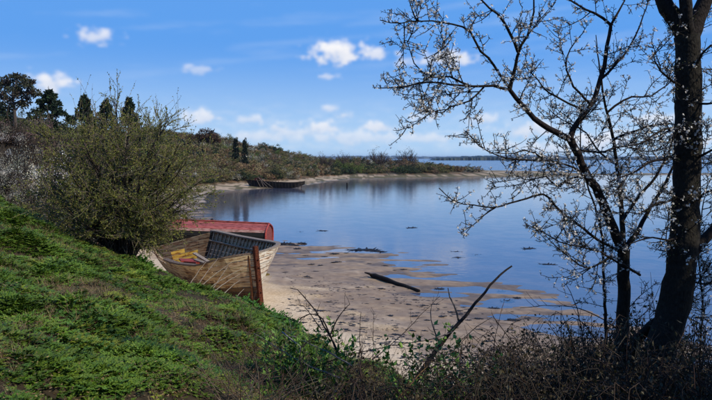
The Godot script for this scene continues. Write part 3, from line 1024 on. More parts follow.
func build_beach_things() -> void:
	# the washed-up log
	var a := spot(371, 278, 28.2)
	var c := spot(419, 291, 25.1)
	a.y = height(a.x, -a.z) + 0.09; c.y = height(c.x, -c.z) + 0.05
	var o := thing("driftwood_log", "long black driftwood log lying on the wet sand", "log", (a + c) * 0.5)
	var b := MB.new()
	var pts := PackedVector3Array()
	var rad := PackedFloat32Array()
	for i in 12:
		var f := i / 11.0
		pts.append(a.lerp(c, f) - o.position + Vector3(0, n_b.get_noise_1d(i * 9.0) * 0.04, 0))
		rad.append(lerpf(0.11, 0.07, f) * (1.0 + 0.3 * n_b.get_noise_1d(i * 23.0)) * (0.6 if i == 0 else 1.0))
	b.tube(pts, rad, 9, lin(0.022, 0.018, 0.015))
	part("trunk", b.mesh(M.bark), o)
	b = MB.new()
	b.tube(PackedVector3Array([pts[1], pts[1] + Vector3(-0.28, 0.10, -0.1), pts[1] + Vector3(-0.42, 0.12, -0.2)]), PackedFloat32Array([0.06, 0.045, 0.025]), 6, lin(0.022, 0.018, 0.015))
	part("stub", b.mesh(M.bark), o)
	# rocks and weed by the bow, in the shallows and on the sand
	var dark := lin(0.020, 0.017, 0.014)
	var pr := []
	for i in 6: pr.append(lump(Vector3(1, 0.34, 0.62), i, dark, M.weed))
	var spots := [[283, 245, 0.42, 1], [293, 246, 0.30, 1], [301, 244, 0.25, 1], [297, 249, 0.2, 1], [357, 250.5, 0.36, 2], [368, 250.5, 0.42, 2], [379, 252, 0.28, 2], [334, 254, 0.22, 0], [324, 257, 0.14, 0], [336, 263, 0.2, 0], [385, 266, 0.12, 0], [369, 264, 0.1, 0], [404, 270, 0.13, 0], [395, 271, 0.08, 0], [311, 265, 0.14, 0], [320, 266, 0.12, 0], [346, 254, 0.12, 0], [305, 256, 0.12, 0],
		[440, 290, 0.17, 0], [457, 270, 0.10, 0], [503, 292, 0.16, 0], [509, 302, 0.22, 0], [519, 299, 0.12, 0], [495, 310, 0.17, 0], [514, 322, 0.20, 0], [530, 320, 0.1, 0], [453, 314, 0.12, 0], [460, 324, 0.1, 0], [470, 322, 0.09, 0], [428, 322, 0.08, 0], [549, 265, 0.26, 2], [530, 249, 0.3, 2], [457, 252, 0.2, 2], [459, 258, 0.22, 2], [478, 255, 0.16, 2], [412, 228, 0.3, 2], [322, 231, 0.28, 2], [300, 232, 0.16, 2]]
	for q in spots:
		var d: float = EYE * FOCAL / (q[1] - 158.0)
		var x: float = (q[0] - 356.0) / FOCAL * d
		for k in 3:
			d = (EYE - maxf(0.0, height(x, d))) * FOCAL / (q[1] - 158.0)
			x = (q[0] - 356.0) / FOCAL * d
		var w := thing("seaweed_clump", ["dark seaweed clump stranded on the wet sand", "black weed-covered rock at the waterline beside the boat's bow", "dark patch of weed breaking the surface of the shallows"][q[3]], ["seaweed", "rock", "seaweed"][q[3]], Vector3(x, maxf(-0.03, height(x, d)), -d), ["seaweed on the sand", "rocks by the bow", "weed in the shallows"][q[3]])
		w.rotation.y = rng.randf_range(-0.4, 0.4)
		w.scale = Vector3.ONE * q[2] * (1.3 if q[3] == 2 else 1.0) * Vector3(1.1, 0.9 if q[3] == 1 else 0.55, 1)
		part("fronds", pr[rng.randi() % 6], w)
	for i in 110:
		var py := 262.0 + pow(rng.randf(), 0.8) * 75.0
		var px := rng.randf_range(276, 300 + (py - 250) * 3.2)
		var d := (EYE - 0.25) * FOCAL / (py - 158.0)
		var x := (px - 356.0) / FOCAL * d
		if edge_distance(bank, Vector2(x, d)) > -1.6: continue
		var h := height(x, d)
		if h < 0.0: continue
		var w := thing("seaweed_clump", "small dark scrap of seaweed dried on the sand", "seaweed", Vector3(x, h, -d), "scraps of seaweed on the sand")
		w.rotation.y = rng.randf_range(-0.6, 0.6)
		var sc := 0.03 + 0.10 * pow(rng.randf(), 2.0)
		w.scale = Vector3(sc * 1.3, sc * 0.5, sc)
		part("fronds", pr[i % 6], w)
	# strand line of dry weed and litter: too fine to count
	var mm := MultiMesh.new()
	mm.transform_format = MultiMesh.TRANSFORM_3D
	mm.mesh = pr[2]
	var tr := []
	for i in 9000:
		var px := rng.randf_range(286, 560)
		var lane := rng.randf()
		var py := 276.0 + (px - 290.0) * 0.16 + rng.randfn(0, 5.0) if lane < 0.22 else 300.0 + (px - 280.0) * 0.34 + rng.randfn(0, 12.0)
		var d := (EYE - 0.3) * FOCAL / (py - 158.0)
		var x := (px - 356.0) / FOCAL * d
		if n_b.get_noise_2d(x * 16.0, d * 44.0) < 0.03: continue
		var h := height(x, d)
		if last_t > -1.0 or h < 0.02: continue
		var sc := 0.008 + 0.05 * pow(rng.randf(), 3.0)
		tr.append(Transform3D(Basis(Vector3.UP, rng.randf() * TAU).scaled(Vector3(sc * 1.3, sc * 0.4, sc)), Vector3(x, h, -d)))
	mm.instance_count = tr.size()
	for i in tr.size(): mm.set_instance_transform(i, tr[i])
	var mi := MultiMeshInstance3D.new()
	mi.multimesh = mm
	mi.name = "strand_litter"
	add_child(mi)
	tag(mi, "fine dark seaweed litter strewn along the strand line", "seaweed", "", "stuff")

# ------------------------------------------------------------------ the big bush
func build_bush() -> void:
	var d := 17.5
	var x := (119.0 - 356.0) / FOCAL * d
	var g := ground(x, d)
	var o := thing("willow_bush", "big rounded twiggy bush with small yellow-green leaves beside the boat", "bush", g)
	var st := MB.new()
	var tw := MB.new()
	var lf := MB.new()
	var bark := lin(0.045, 0.036, 0.028)
	var tcol := lin(0.29, 0.24, 0.17)
	var lcs := [lin(0.175, 0.19, 0.03), lin(0.12, 0.155, 0.028), lin(0.21, 0.20, 0.045)]
	for i in 62:
		var a := i * 2.39996
		var el := asin(clampf(-0.42 + 1.42 * (i + 0.5) / 62.0, -1, 1))
		var rr := rng.randf_range(0.55, 0.9)
		var target := Vector3(cos(a) * cos(el) * 2.75 + 0.15, 2.0 + sin(el) * 2.6, sin(a) * cos(el) * 2.3) * Vector3(rr, 1, rr)
		target.y = maxf(0.35 if target.x > 0.6 else 1.15, 2.0 + (target.y - 2.0) * rr)
		var start := Vector3(cos(a) * 0.14, -0.2, sin(a) * 0.12)
		var ctl := Vector3(target.x * 0.32, maxf(0.9, target.y * 0.62), target.z * 0.32)
		var p := PackedVector3Array()
		for k in 8:
			var f := k / 7.0
			p.append(start.bezier_interpolate(start.lerp(ctl, 0.7), ctl.lerp(target, 0.25), target, f) + rdir() * 0.13 * f)
		st.tube(p, taper(8, rng.randf_range(0.018, 0.042) if i % 6 else 0.075, 0.009), 6, vary(bark, 0.2), false)
		for k in 16:
			var q = along(p, rng.randf_range(0.28, 1.0))
			var out := (Vector3(q[0].x, q[0].y - 1.9, q[0].z).normalized() * 0.6 + rdir() * 0.8 + Vector3.UP * 0.25).normalized()
			var p2 := wander(q[0], out, rng.randf_range(0.35, 0.85), 5, 0.16, 0.03)
			tw.tube(p2, taper(6, 0.012, 0.004), 4, vary(tcol * 0.75, 0.25), false)
			for k2 in 8:
				var q2 = along(p2, rng.randf_range(0.1, 1.0))
				var p3 := wander(q2[0], side_dir(q2[1], rng.randf_range(0.3, 0.95)), rng.randf_range(0.15, 0.5), 3, 0.18, 0.05)
				if p3[3].y < (0.12 if p3[3].x > 0.6 else 0.75): continue
				tw.tube(p3, taper(4, 0.0055, 0.0022), 3, vary(tcol, 0.35), false)
				for k3 in 13:
					var q3 = along(p3, rng.randf_range(0.1, 1.0))
					var ld := side_dir(q3[1], rng.randf_range(0.4, 1.1))
					lf.leaf(q3[0] + rdir() * 0.012, ld, ld.cross(rdir()).normalized(), rng.randf_range(0.022, 0.05), rng.randf_range(0.009, 0.015), vary(lcs[rng.randi() % 3], 0.3))
	# long whippy shoots above the crown, leaning right
	for i in 34:
		var a := rng.randf_range(0, TAU)
		var q := Vector3(cos(a) * 1.5 + 0.5, rng.randf_range(3.0, 3.8), sin(a) * 1.2)
		var p := wander(q, Vector3(rng.randf_range(-0.2, 0.9), 1.0, rng.randf_range(-0.3, 0.3)).normalized(), rng.randf_range(0.5, 1.1), 5, 0.12, -0.04)
		tw.tube(p, taper(6, 0.006, 0.002), 3, vary(tcol, 0.3), false)
		for k in 7:
			var q3 = along(p, rng.randf_range(0.1, 1.0))
			var ld := side_dir(q3[1], 0.7)
			lf.leaf(q3[0], ld, ld.cross(rdir()).normalized(), 0.04, 0.012, vary(lcs[rng.randi() % 3], 0.3))
	# the short thick bole
	st.tube(PackedVector3Array([Vector3(0, -0.5, 0), Vector3(0.02, 0.1, 0), Vector3(-0.02, 0.55, 0), Vector3(0.0, 0.9, 0)]), PackedFloat32Array([0.24, 0.19, 0.16, 0.07]), 9, bark)
	part("trunk", st.mesh(M.bark), o)
	part("twigs", tw.mesh(M.bark), o, "stuff")
	part("leaves", lf.mesh(M.leaf), o, "stuff")

# ------------------------------------------------------------------ the blackthorn
func path3(list: Array) -> PackedVector3Array:
	# list of [px, py, depth]; a smooth curve through them
	var cu := Curve3D.new()
	for i in list.size():
		var p := spot(list[i][0], list[i][1], list[i][2])
		var a := spot(list[maxi(i - 1, 0)][0], list[maxi(i - 1, 0)][1], list[maxi(i - 1, 0)][2])
		var b := spot(list[mini(i + 1, list.size() - 1)][0], list[mini(i + 1, list.size() - 1)][1], list[mini(i + 1, list.size() - 1)][2])
		cu.add_point(p, (a - b) * 0.16, (b - a) * 0.16)
	cu.bake_interval = 0.05
	var out := PackedVector3Array()
	var m := maxi(3, int(cu.get_baked_length() / 0.09))
	for i in m + 1: out.append(cu.sample_baked(cu.get_baked_length() * i / m, true))
	for i in range(1, m): out[i] += rdir() * 0.006
	return out

func blossom(b: MB, p: Vector3, s: float) -> void:
	var nn := rdir()
	var u := nn.cross(rdir()).normalized()
	var w := nn.cross(u)
	var col := vary(lin(0.74, 0.72, 0.66), 0.1)
	for k in 5:
		var a := TAU * k / 5.0
		var d := u * cos(a) + w * sin(a)
		var e := nn.cross(d)
		var tip := p + d * s + nn * s * 0.35
		var m := p + d * s * 0.62 + nn * s * 0.12
		b.tri(p, m + e * s * 0.36, tip, col)
		b.tri(p, tip, m - e * s * 0.36, col)
	b.tri(p + nn * s * 0.3 + u * s * 0.2, p + nn * s * 0.3 - u * s * 0.15 + w * s * 0.2, p + nn * s * 0.3 - u * s * 0.15 - w * s * 0.2, lin(0.45, 0.36, 0.10))

func dress(pts: PackedVector3Array, tw: MB, bl: MB, per_m: float, len_lo: float, len_hi: float, bark: Color, level: int, flower: float, from := 0.1) -> void:
	var l := 0.0
	for i in pts.size() - 1: l += pts[i].distance_to(pts[i + 1])
	var count := int(l * per_m * 1.5)
	for k in count:
		var q = along(pts, rng.randf_range(from, 1.0))
		var dd := side_dir(q[1], rng.randf_range(0.6, 1.3))
		var ll := rng.randf_range(len_lo, len_hi) * rng.randf_range(0.4, 1.0)
		var p := wander(q[0], dd, ll, 4, 0.2, 0.05)
		tw.tube(p, taper(5, 0.0030 + 0.006 * ll, 0.0018), 4, vary(bark, 0.25), false)
		if level > 0: dress(p, tw, bl, 19.0, 0.05, 0.24, bark, level - 1, flower, 0.2)
		# short spurs with buds
		for s in int(ll * 26.0) + 1:
			var qs = along(p, rng.randf_range(0.1, 1.0))
			var sd := side_dir(qs[1], 1.1)
			var e: Vector3 = qs[0] + sd * rng.randf_range(0.008, 0.03)
			tw.tube(PackedVector3Array([qs[0], e]), taper(2, 0.0026, 0.0018), 3, vary(bark, 0.3), false)
			if rng.randf() < flower + 0.02:
				for f in rng.randi_range(1, 4): blossom(bl, e + rdir() * rng.randf_range(0.004, 0.02), rng.randf_range(0.008, 0.012))
			else:
				var ld := rdir()
				bl.leaf(e, ld, ld.cross(rdir()).normalized(), 0.014, 0.004, vary(lin(0.10, 0.11, 0.03), 0.3))

func build_blackthorn() -> void:
	var D := 6.6
	var o := thing("blackthorn", "dark-stemmed blackthorn with sparse white blossom reaching over the water", "tree")
	var bark := lin(0.035, 0.028, 0.023)
	# [part, radius at start, radius at end, twigs per metre, blossom share, points (picture x, y, depth)]
	var limbs := [
		["trunk", 0.068, 0.058, 1.0, 0.1, [[610, 425, 6.5], [617, 385, 6.55], [621, 345, 6.6], [624, 300, 6.6], [623, 262, 6.6], [624, 249, 6.6]]],
		["limb", 0.048, 0.034, 5.0, 0.35, [[624, 252, 6.6], [616, 235, 6.55], [606, 212, 6.5], [597, 189, 6.45], [587, 175, 6.4], [577, 152, 6.35], [570, 139, 6.3]]],
		["limb", 0.030, 0.018, 5.5, 0.45, [[570, 139, 6.3], [556, 132, 6.2], [540, 123, 6.1], [524, 107, 6.0], [510, 90, 5.9]]],
		["limb", 0.018, 0.006, 7.0, 0.5, [[510, 90, 5.9], [515, 70, 5.9], [519, 51, 5.85], [529, 33, 5.8], [533, 15, 5.8], [535, -12, 5.75]]],
		["limb", 0.014, 0.006, 7.0, 0.5, [[518, 52, 5.85], [511, 36, 5.8], [503, 19, 5.75], [490, 8, 5.7], [473, -6, 5.65]]],
		["limb", 0.014, 0.004, 7.5, 0.6, [[510, 90, 5.9], [492, 86, 5.8], [473, 86, 5.75], [450, 84, 5.7], [427, 82, 5.65], [400, 87, 5.6], [374, 88, 5.55]]],
		["limb", 0.012, 0.004, 6.5, 0.55, [[511, 90, 5.9], [501, 76, 5.85], [492, 62, 5.8], [480, 50, 5.75], [471, 33, 5.7], [457, 25, 5.65], [438, 22, 5.6], [417, 21, 5.55], [398, 23, 5.5], [380, 20, 5.45]]],
		["limb", 0.007, 0.003, 6.0, 0.6, [[417, 21, 5.55], [412, 9, 5.5], [407, -6, 5.5]]],
		["limb", 0.010, 0.003, 8.0, 0.8, [[470, 86, 5.75], [448, 76, 5.7], [432, 78, 5.65], [420, 70, 5.65], [412, 58, 5.6], [407, 41, 5.6]]],
		["limb", 0.008, 0.003, 8.0, 0.8, [[432, 78, 5.65], [430, 66, 5.6], [438, 50, 5.6], [449, 46, 5.6], [452, 38, 5.6]]],
		["limb", 0.008, 0.003, 8.0, 0.7, [[484, 87, 5.8], [470, 100, 5.75], [452, 106, 5.7], [436, 114, 5.7], [425, 96, 5.7], [419, 80, 5.7]]],
		["limb", 0.030, 0.016, 5.5, 0.4, [[570, 139, 6.3], [577, 123, 6.35], [592, 105, 6.4], [601, 79, 6.4], [606, 56, 6.4], [608, 40, 6.4], [611, 25, 6.4]]],
		["limb", 0.014, 0.005, 7.0, 0.5, [[611, 25, 6.4], [599, 16, 6.35], [580, 7, 6.3], [562, -6, 6.2]]],
		["limb", 0.013, 0.005, 7.0, 0.5, [[611, 25, 6.4], [620, 10, 6.45], [628, -6, 6.5]]],
		["limb", 0.012, 0.004, 7.0, 0.5, [[592, 105, 6.4], [575, 88, 6.3], [566, 66, 6.2], [571, 48, 6.2], [583, 33, 6.2]]],
		["limb", 0.012, 0.004, 7.0, 0.5, [[586, 112, 6.4], [566, 102, 6.2], [548, 92, 6.1], [536, 78, 6.0], [524, 64, 6.0]]],
		["limb", 0.013, 0.004, 6.5, 0.45, [[601, 79, 6.4], [618, 62, 6.5], [634, 40, 6.6], [643, 18, 6.6], [650, -6, 6.7]]],
		["limb", 0.028, 0.004, 5.0, 0.35, [[624, 248, 6.6], [622, 225, 6.7], [621, 200, 6.8], [617, 165, 6.9], [613, 135, 6.9], [606, 108, 6.9], [600, 70, 6.9], [596, 35, 6.9]]],
		["limb", 0.028, 0.005, 5.0, 0.35, [[625, 250, 6.6], [640, 227, 6.7], [652, 205, 6.8], [664, 185, 6.9], [676, 160, 7.0], [690, 130, 7.1]]],
		["limb", 0.018, 0.007, 5.0, 0.4, [[622, 222, 6.65], [632, 206, 6.7], [645, 190, 6.7], [655, 178, 6.7], [670, 150, 6.7], [676, 120, 6.7]]],
		["stem", 0.022, 0.004, 4.0, 0.3, [[606, 420, 7.2], [606, 340, 7.2], [604, 280, 7.2], [602, 235, 7.2], [594, 204, 7.15], [587, 182, 7.1], [580, 140, 7.0], [588, 90, 7.0]]],
		["limb", 0.015, 0.004, 6.0, 0.55, [[620, 252, 6.6], [597, 239, 6.4], [575, 222, 6.2], [557, 208, 6.1], [545, 195, 6.0], [518, 201, 5.9], [496, 207, 5.8], [474, 205, 5.75], [457, 203, 5.7], [439, 188, 5.65]]],
		["limb", 0.008, 0.003, 7.0, 0.6, [[496, 207, 5.8], [486, 214, 5.8], [478, 218, 5.75]]],
		["limb", 0.014, 0.004, 6.0, 0.5, [[640, 275, 6.7], [625, 266, 6.4], [600, 252, 6.2], [577, 246, 6.1], [556, 240, 6.05], [540, 230, 6.0], [526, 224, 6.0]]],
		["limb", 0.010, 0.003, 6.5, 0.6, [[612, 256, 6.3], [590, 268, 6.1], [570, 258, 6.0], [556, 246, 6.0], [546, 236, 5.9]]],
		["limb", 0.014, 0.004, 7.0, 0.55, [[600, 193, 6.45], [580, 172, 6.2], [560, 163, 6.0], [545, 161, 5.9], [518, 159, 5.85], [501, 157, 5.8], [479, 146, 5.75], [466, 131, 5.7]]],
		["limb", 0.009, 0.003, 7.0, 0.55, [[545, 161, 5.9], [528, 150, 5.9], [510, 154, 5.85], [492, 152, 5.8]]],
		["limb", 0.012, 0.004, 7.0, 0.5, [[587, 175, 6.4], [572, 178, 6.2], [556, 186, 6.1], [545, 176, 6.0], [530, 180, 6.0], [516, 176, 6.0]]],
		["limb", 0.014, 0.004, 6.5, 0.4, [[613, 140, 6.9], [632, 132, 6.7], [650, 126, 6.6], [672, 124, 6.5], [690, 130, 6.4]]],
		["limb", 0.012, 0.004, 6.5, 0.4, [[617, 165, 6.9], [598, 150, 7.2], [585, 132, 7.3], [560, 118, 7.3], [548, 108, 7.3]]],
		["limb", 0.012, 0.004, 6.5, 0.4, [[608, 112, 6.9], [628, 98, 6.9], [650, 96, 6.9], [668, 84, 6.9], [680, 70, 6.9]]],
		["limb", 0.012, 0.004, 6.5, 0.4, [[577, 150, 6.35], [600, 152, 6.6], [625, 146, 6.8], [648, 152, 7.0], [676, 145, 7.1]]]]
	var tw := MB.new()
	var bl := MB.new()
	for q in limbs:
		var p: PackedVector3Array = path3(q[5])
		var b := MB.new()
		b.tube(p, taper(p.size(), q[1], q[2]), 8 if q[1] > 0.02 else 6, vary(bark, 0.15))
		part(q[0], b.mesh(M.bark), o)
		dress(p, tw, bl, q[3], 0.08, 0.58, bark, 1, q[4], 0.3 if q[0] == "stem" else 0.05)
		if q[0] == "limb" and q[1] < 0.02: dress(p, tw, bl, 16.0, 0.03, 0.07, bark, 0, q[4], 0.0)
	part("twigs", tw.mesh(M.bark), o, "stuff")
	part("blossom", bl.mesh(M.petal), o, "stuff")

func build_dark_tree() -> void:
	var o := thing("dark_tree", "leaning dark-barked tree trunk forking at the top right", "tree")
	var bark := lin(0.032, 0.026, 0.022)
	var limbs := [
		["trunk", 0.150, 0.105, 5.0, 0.12, [[640, 440, 6.0], [650, 400, 6.0], [661, 350, 6.05], [673, 310, 6.1], [681, 270, 6.1], [685, 225, 6.15], [687, 175, 6.2], [688, 120, 6.2], [688, 70, 6.2], [687, 36, 6.2]]],
		["limb", 0.085, 0.06, 4.0, 0.3, [[688, 42, 6.2], [676, 20, 6.2], [665, 4, 6.2], [650, -30, 6.2]]],
		["limb", 0.060, 0.05, 3.0, 0.3, [[688, 40, 6.2], [686, 10, 6.1], [684, -30, 6.1]]],
		["limb", 0.085, 0.06, 4.0, 0.3, [[689, 40, 6.2], [699, 15, 6.25], [712, -20, 6.3]]],
		["limb", 0.055, 0.03, 6.0, 0.4, [[684, 262, 6.1], [697, 248, 6.15], [708, 236, 6.2], [724, 214, 6.3], [745, 180, 6.4]]],
		["limb", 0.060, 0.045, 3.0, 0.1, [[618, 420, 6.7], [624, 375, 6.6], [632, 350, 6.5], [645, 332, 6.35], [660, 320, 6.15], [672, 312, 6.1]]],
		["limb", 0.016, 0.005, 11.0, 0.4, [[687, 150, 6.2], [670, 158, 6.1], [650, 162, 6.0], [634, 172, 5.9], [610, 182, 5.8]]],
		["limb", 0.014, 0.005, 11.0, 0.4, [[687, 135, 6.2], [674, 128, 6.1], [656, 134, 6.0], [640, 144, 5.9], [625, 146, 5.9]]],
		["limb", 0.014, 0.005, 11.0, 0.4, [[688, 90, 6.2], [674, 82, 6.1], [660, 70, 6.0], [652, 50, 6.0]]],
		["limb", 0.014, 0.005, 11.0, 0.45, [[688, 110, 6.2], [700, 102, 6.1], [714, 104, 6.0], [730, 96, 6.0]]],
		["limb", 0.016, 0.005, 11.0, 0.45, [[688, 165, 6.2], [700, 156, 6.1], [712, 150, 6.0], [730, 140, 6.0]]],
		["limb", 0.014, 0.005, 11.0, 0.45, [[686, 200, 6.2], [698, 200, 6.0], [710, 190, 5.9], [730, 186, 5.8]]],
		["limb", 0.014, 0.005, 11.0, 0.45, [[688, 70, 6.2], [698, 62, 6.1], [706, 48, 6.0], [722, 44, 6.0]]],
		["limb", 0.012, 0.005, 11.0, 0.4, [[686, 190, 6.2], [672, 200, 6.1], [656, 204, 6.0], [640, 214, 5.9], [628, 212, 5.9]]],
		["limb", 0.012, 0.005, 11.0, 0.3, [[684, 235, 6.15], [670, 240, 6.0], [650, 238, 5.9], [630, 244, 5.8]]],
		["limb", 0.012, 0.005, 11.0, 0.25, [[681, 275, 6.1], [700, 285, 6.0], [716, 280, 6.0]]],
		["limb", 0.012, 0.005, 11.0, 0.25, [[700, 440, 6.6], [700, 360, 6.6], [703, 300, 6.6], [698, 250, 6.6], [704, 200, 6.6]]],
		["limb", 0.012, 0.005, 11.0, 0.25, [[690, 440, 6.9], [684, 360, 6.9], [676, 330, 6.9], [694, 290, 6.9], [712, 262, 6.9]]]]
	var tw := MB.new()
	var bl := MB.new()
	for q in limbs:
		var p: PackedVector3Array = path3(q[5])
		var b := MB.new()
		var rr := taper(p.size(), q[1], q[2])
		for i in rr.size(): rr[i] *= 1.0 + 0.12 * n_b.get_noise_1d(i * 31.0)
		b.tube(p, rr, 14 if q[1] > 0.1 else 8, vary(bark, 0.1))
		part(q[0], b.mesh(M.bark), o)
		dress(p, tw, bl, q[3], 0.10, 0.55, bark, 1, q[4], 0.45 if q[0] == "trunk" else 0.1)
	part("twigs", tw.mesh(M.bark), o, "stuff")
	part("blossom", bl.mesh(M.petal), o, "stuff")

# trees behind and to the right of the camera: their shade lies over the lower right
func build_shade_trees() -> void:
	var lab := ["leafy tree out of view to the right, shading the thicket", "leafy tree just right of the camera, shading the foreground", "leafy tree behind the camera, shading the near grass"]
	var k := 0
	for q in [[7.4, 3.2, 7.6], [5.6, -0.2, 7.4], [2.6, -2.6, 7.0]]:
		var g := ground(q[0], q[1])
		var bl := []
		for i in 12:
			var a := i * 2.4
			var r := sqrt((i + 0.5) / 12.0) * 1.9
			bl.append([Vector3(cos(a) * r, q[2] * (0.62 + 0.04 * (i % 8)), sin(a) * r), Vector3(1.0, 0.7, 1.0)])
		clump_tree("shade_tree", lab[k], "tree", g, q[2], 0.2, bl, [lin(0.05, 0.075, 0.02)], 0.17, 1000 if k == 0 else 260 if k == 1 else 480, lin(0.05, 0.04, 0.03), "trees beside the camera")
		k += 1

# ------------------------------------------------------------------ ground cover
func sprig(col: Color, fronds: int, leaflets: int, size: float, wide: float) -> ArrayMesh:
	var b := MB.new()
	for i in fronds:
		var a := TAU * i / fronds + rng.randf_range(-0.4, 0.4)
		var el := rng.randf_range(0.15, 1.1)
		var d := Vector3(cos(a) * cos(el), sin(el), sin(a) * cos(el))
		var p := wander(Vector3.ZERO, d, size * rng.randf_range(0.7, 1.15), 4, 0.12, -0.16)
		for k in leaflets:
			var f := 0.35 + 0.65 * k / leaflets
			var q = along(p, f)
			var s := (1.0 if k % 2 == 0 else -1.0)
			var sd: Vector3 = q[1].cross(Vector3.UP).normalized() * s
			var ld: Vector3 = (sd * 0.8 + q[1] * 0.7 + Vector3.UP * rng.randf_range(-0.15, 0.25)).normalized()
			var l := size * wide * (1.25 - 0.8 * f) * rng.randf_range(0.75, 1.25)
			b.leaf(q[0], ld, ld.cross(Vector3.UP + rdir() * 0.35).normalized(), l, l * 0.40, vary(col, 0.2))
		var e = along(p, 0.99)
		b.leaf(e[0], e[1], e[1].cross(Vector3.UP).normalized(), size * wide * 0.6, size * wide * 0.2, vary(col, 0.2))
	return b.mesh(M.leaf)

func tuft(col: Color, blades: int, size: float) -> ArrayMesh:
	var b := MB.new()
	for i in blades:
		var a := rng.randf() * TAU
		var el := rng.randf_range(0.25, 1.3)
		var d := Vector3(cos(a) * cos(el), sin(el), sin(a) * cos(el))
		var p := wander(Vector3(rng.randf_range(-0.05, 0.05), 0, rng.randf_range(-0.05, 0.05)), d, size * rng.randf_range(0.5, 1.2), 3, 0.22, -0.12)
		var w := d.cross(Vector3.UP).normalized() * 0.004
		var cc := vary(col, 0.3)
		for k in 3: b.quad(p[k] - w * (1 - k * 0.3), p[k + 1] - w * (0.7 - k * 0.3), p[k + 1] + w * (0.7 - k * 0.3), p[k] + w * (1 - k * 0.3), cc)
	return b.mesh(M.leaf)

func scatter(called: String, mesh: Mesh, list: Array, label: String, category: String, parent: Node = self) -> void:
	if list.is_empty(): return
	var mm := MultiMesh.new()
	mm.transform_format = MultiMesh.TRANSFORM_3D
	mm.use_colors = true
	mm.mesh = mesh
	mm.instance_count = list.size()
	for i in list.size():
		mm.set_instance_transform(i, list[i][0])
		mm.set_instance_color(i, list[i][1])
	var mi := MultiMeshInstance3D.new()
	mi.multimesh = mm
	mi.name = numbered(called) if parent == self else called
	parent.add_child(mi, true)
	tag(mi, label, category, "", "stuff")

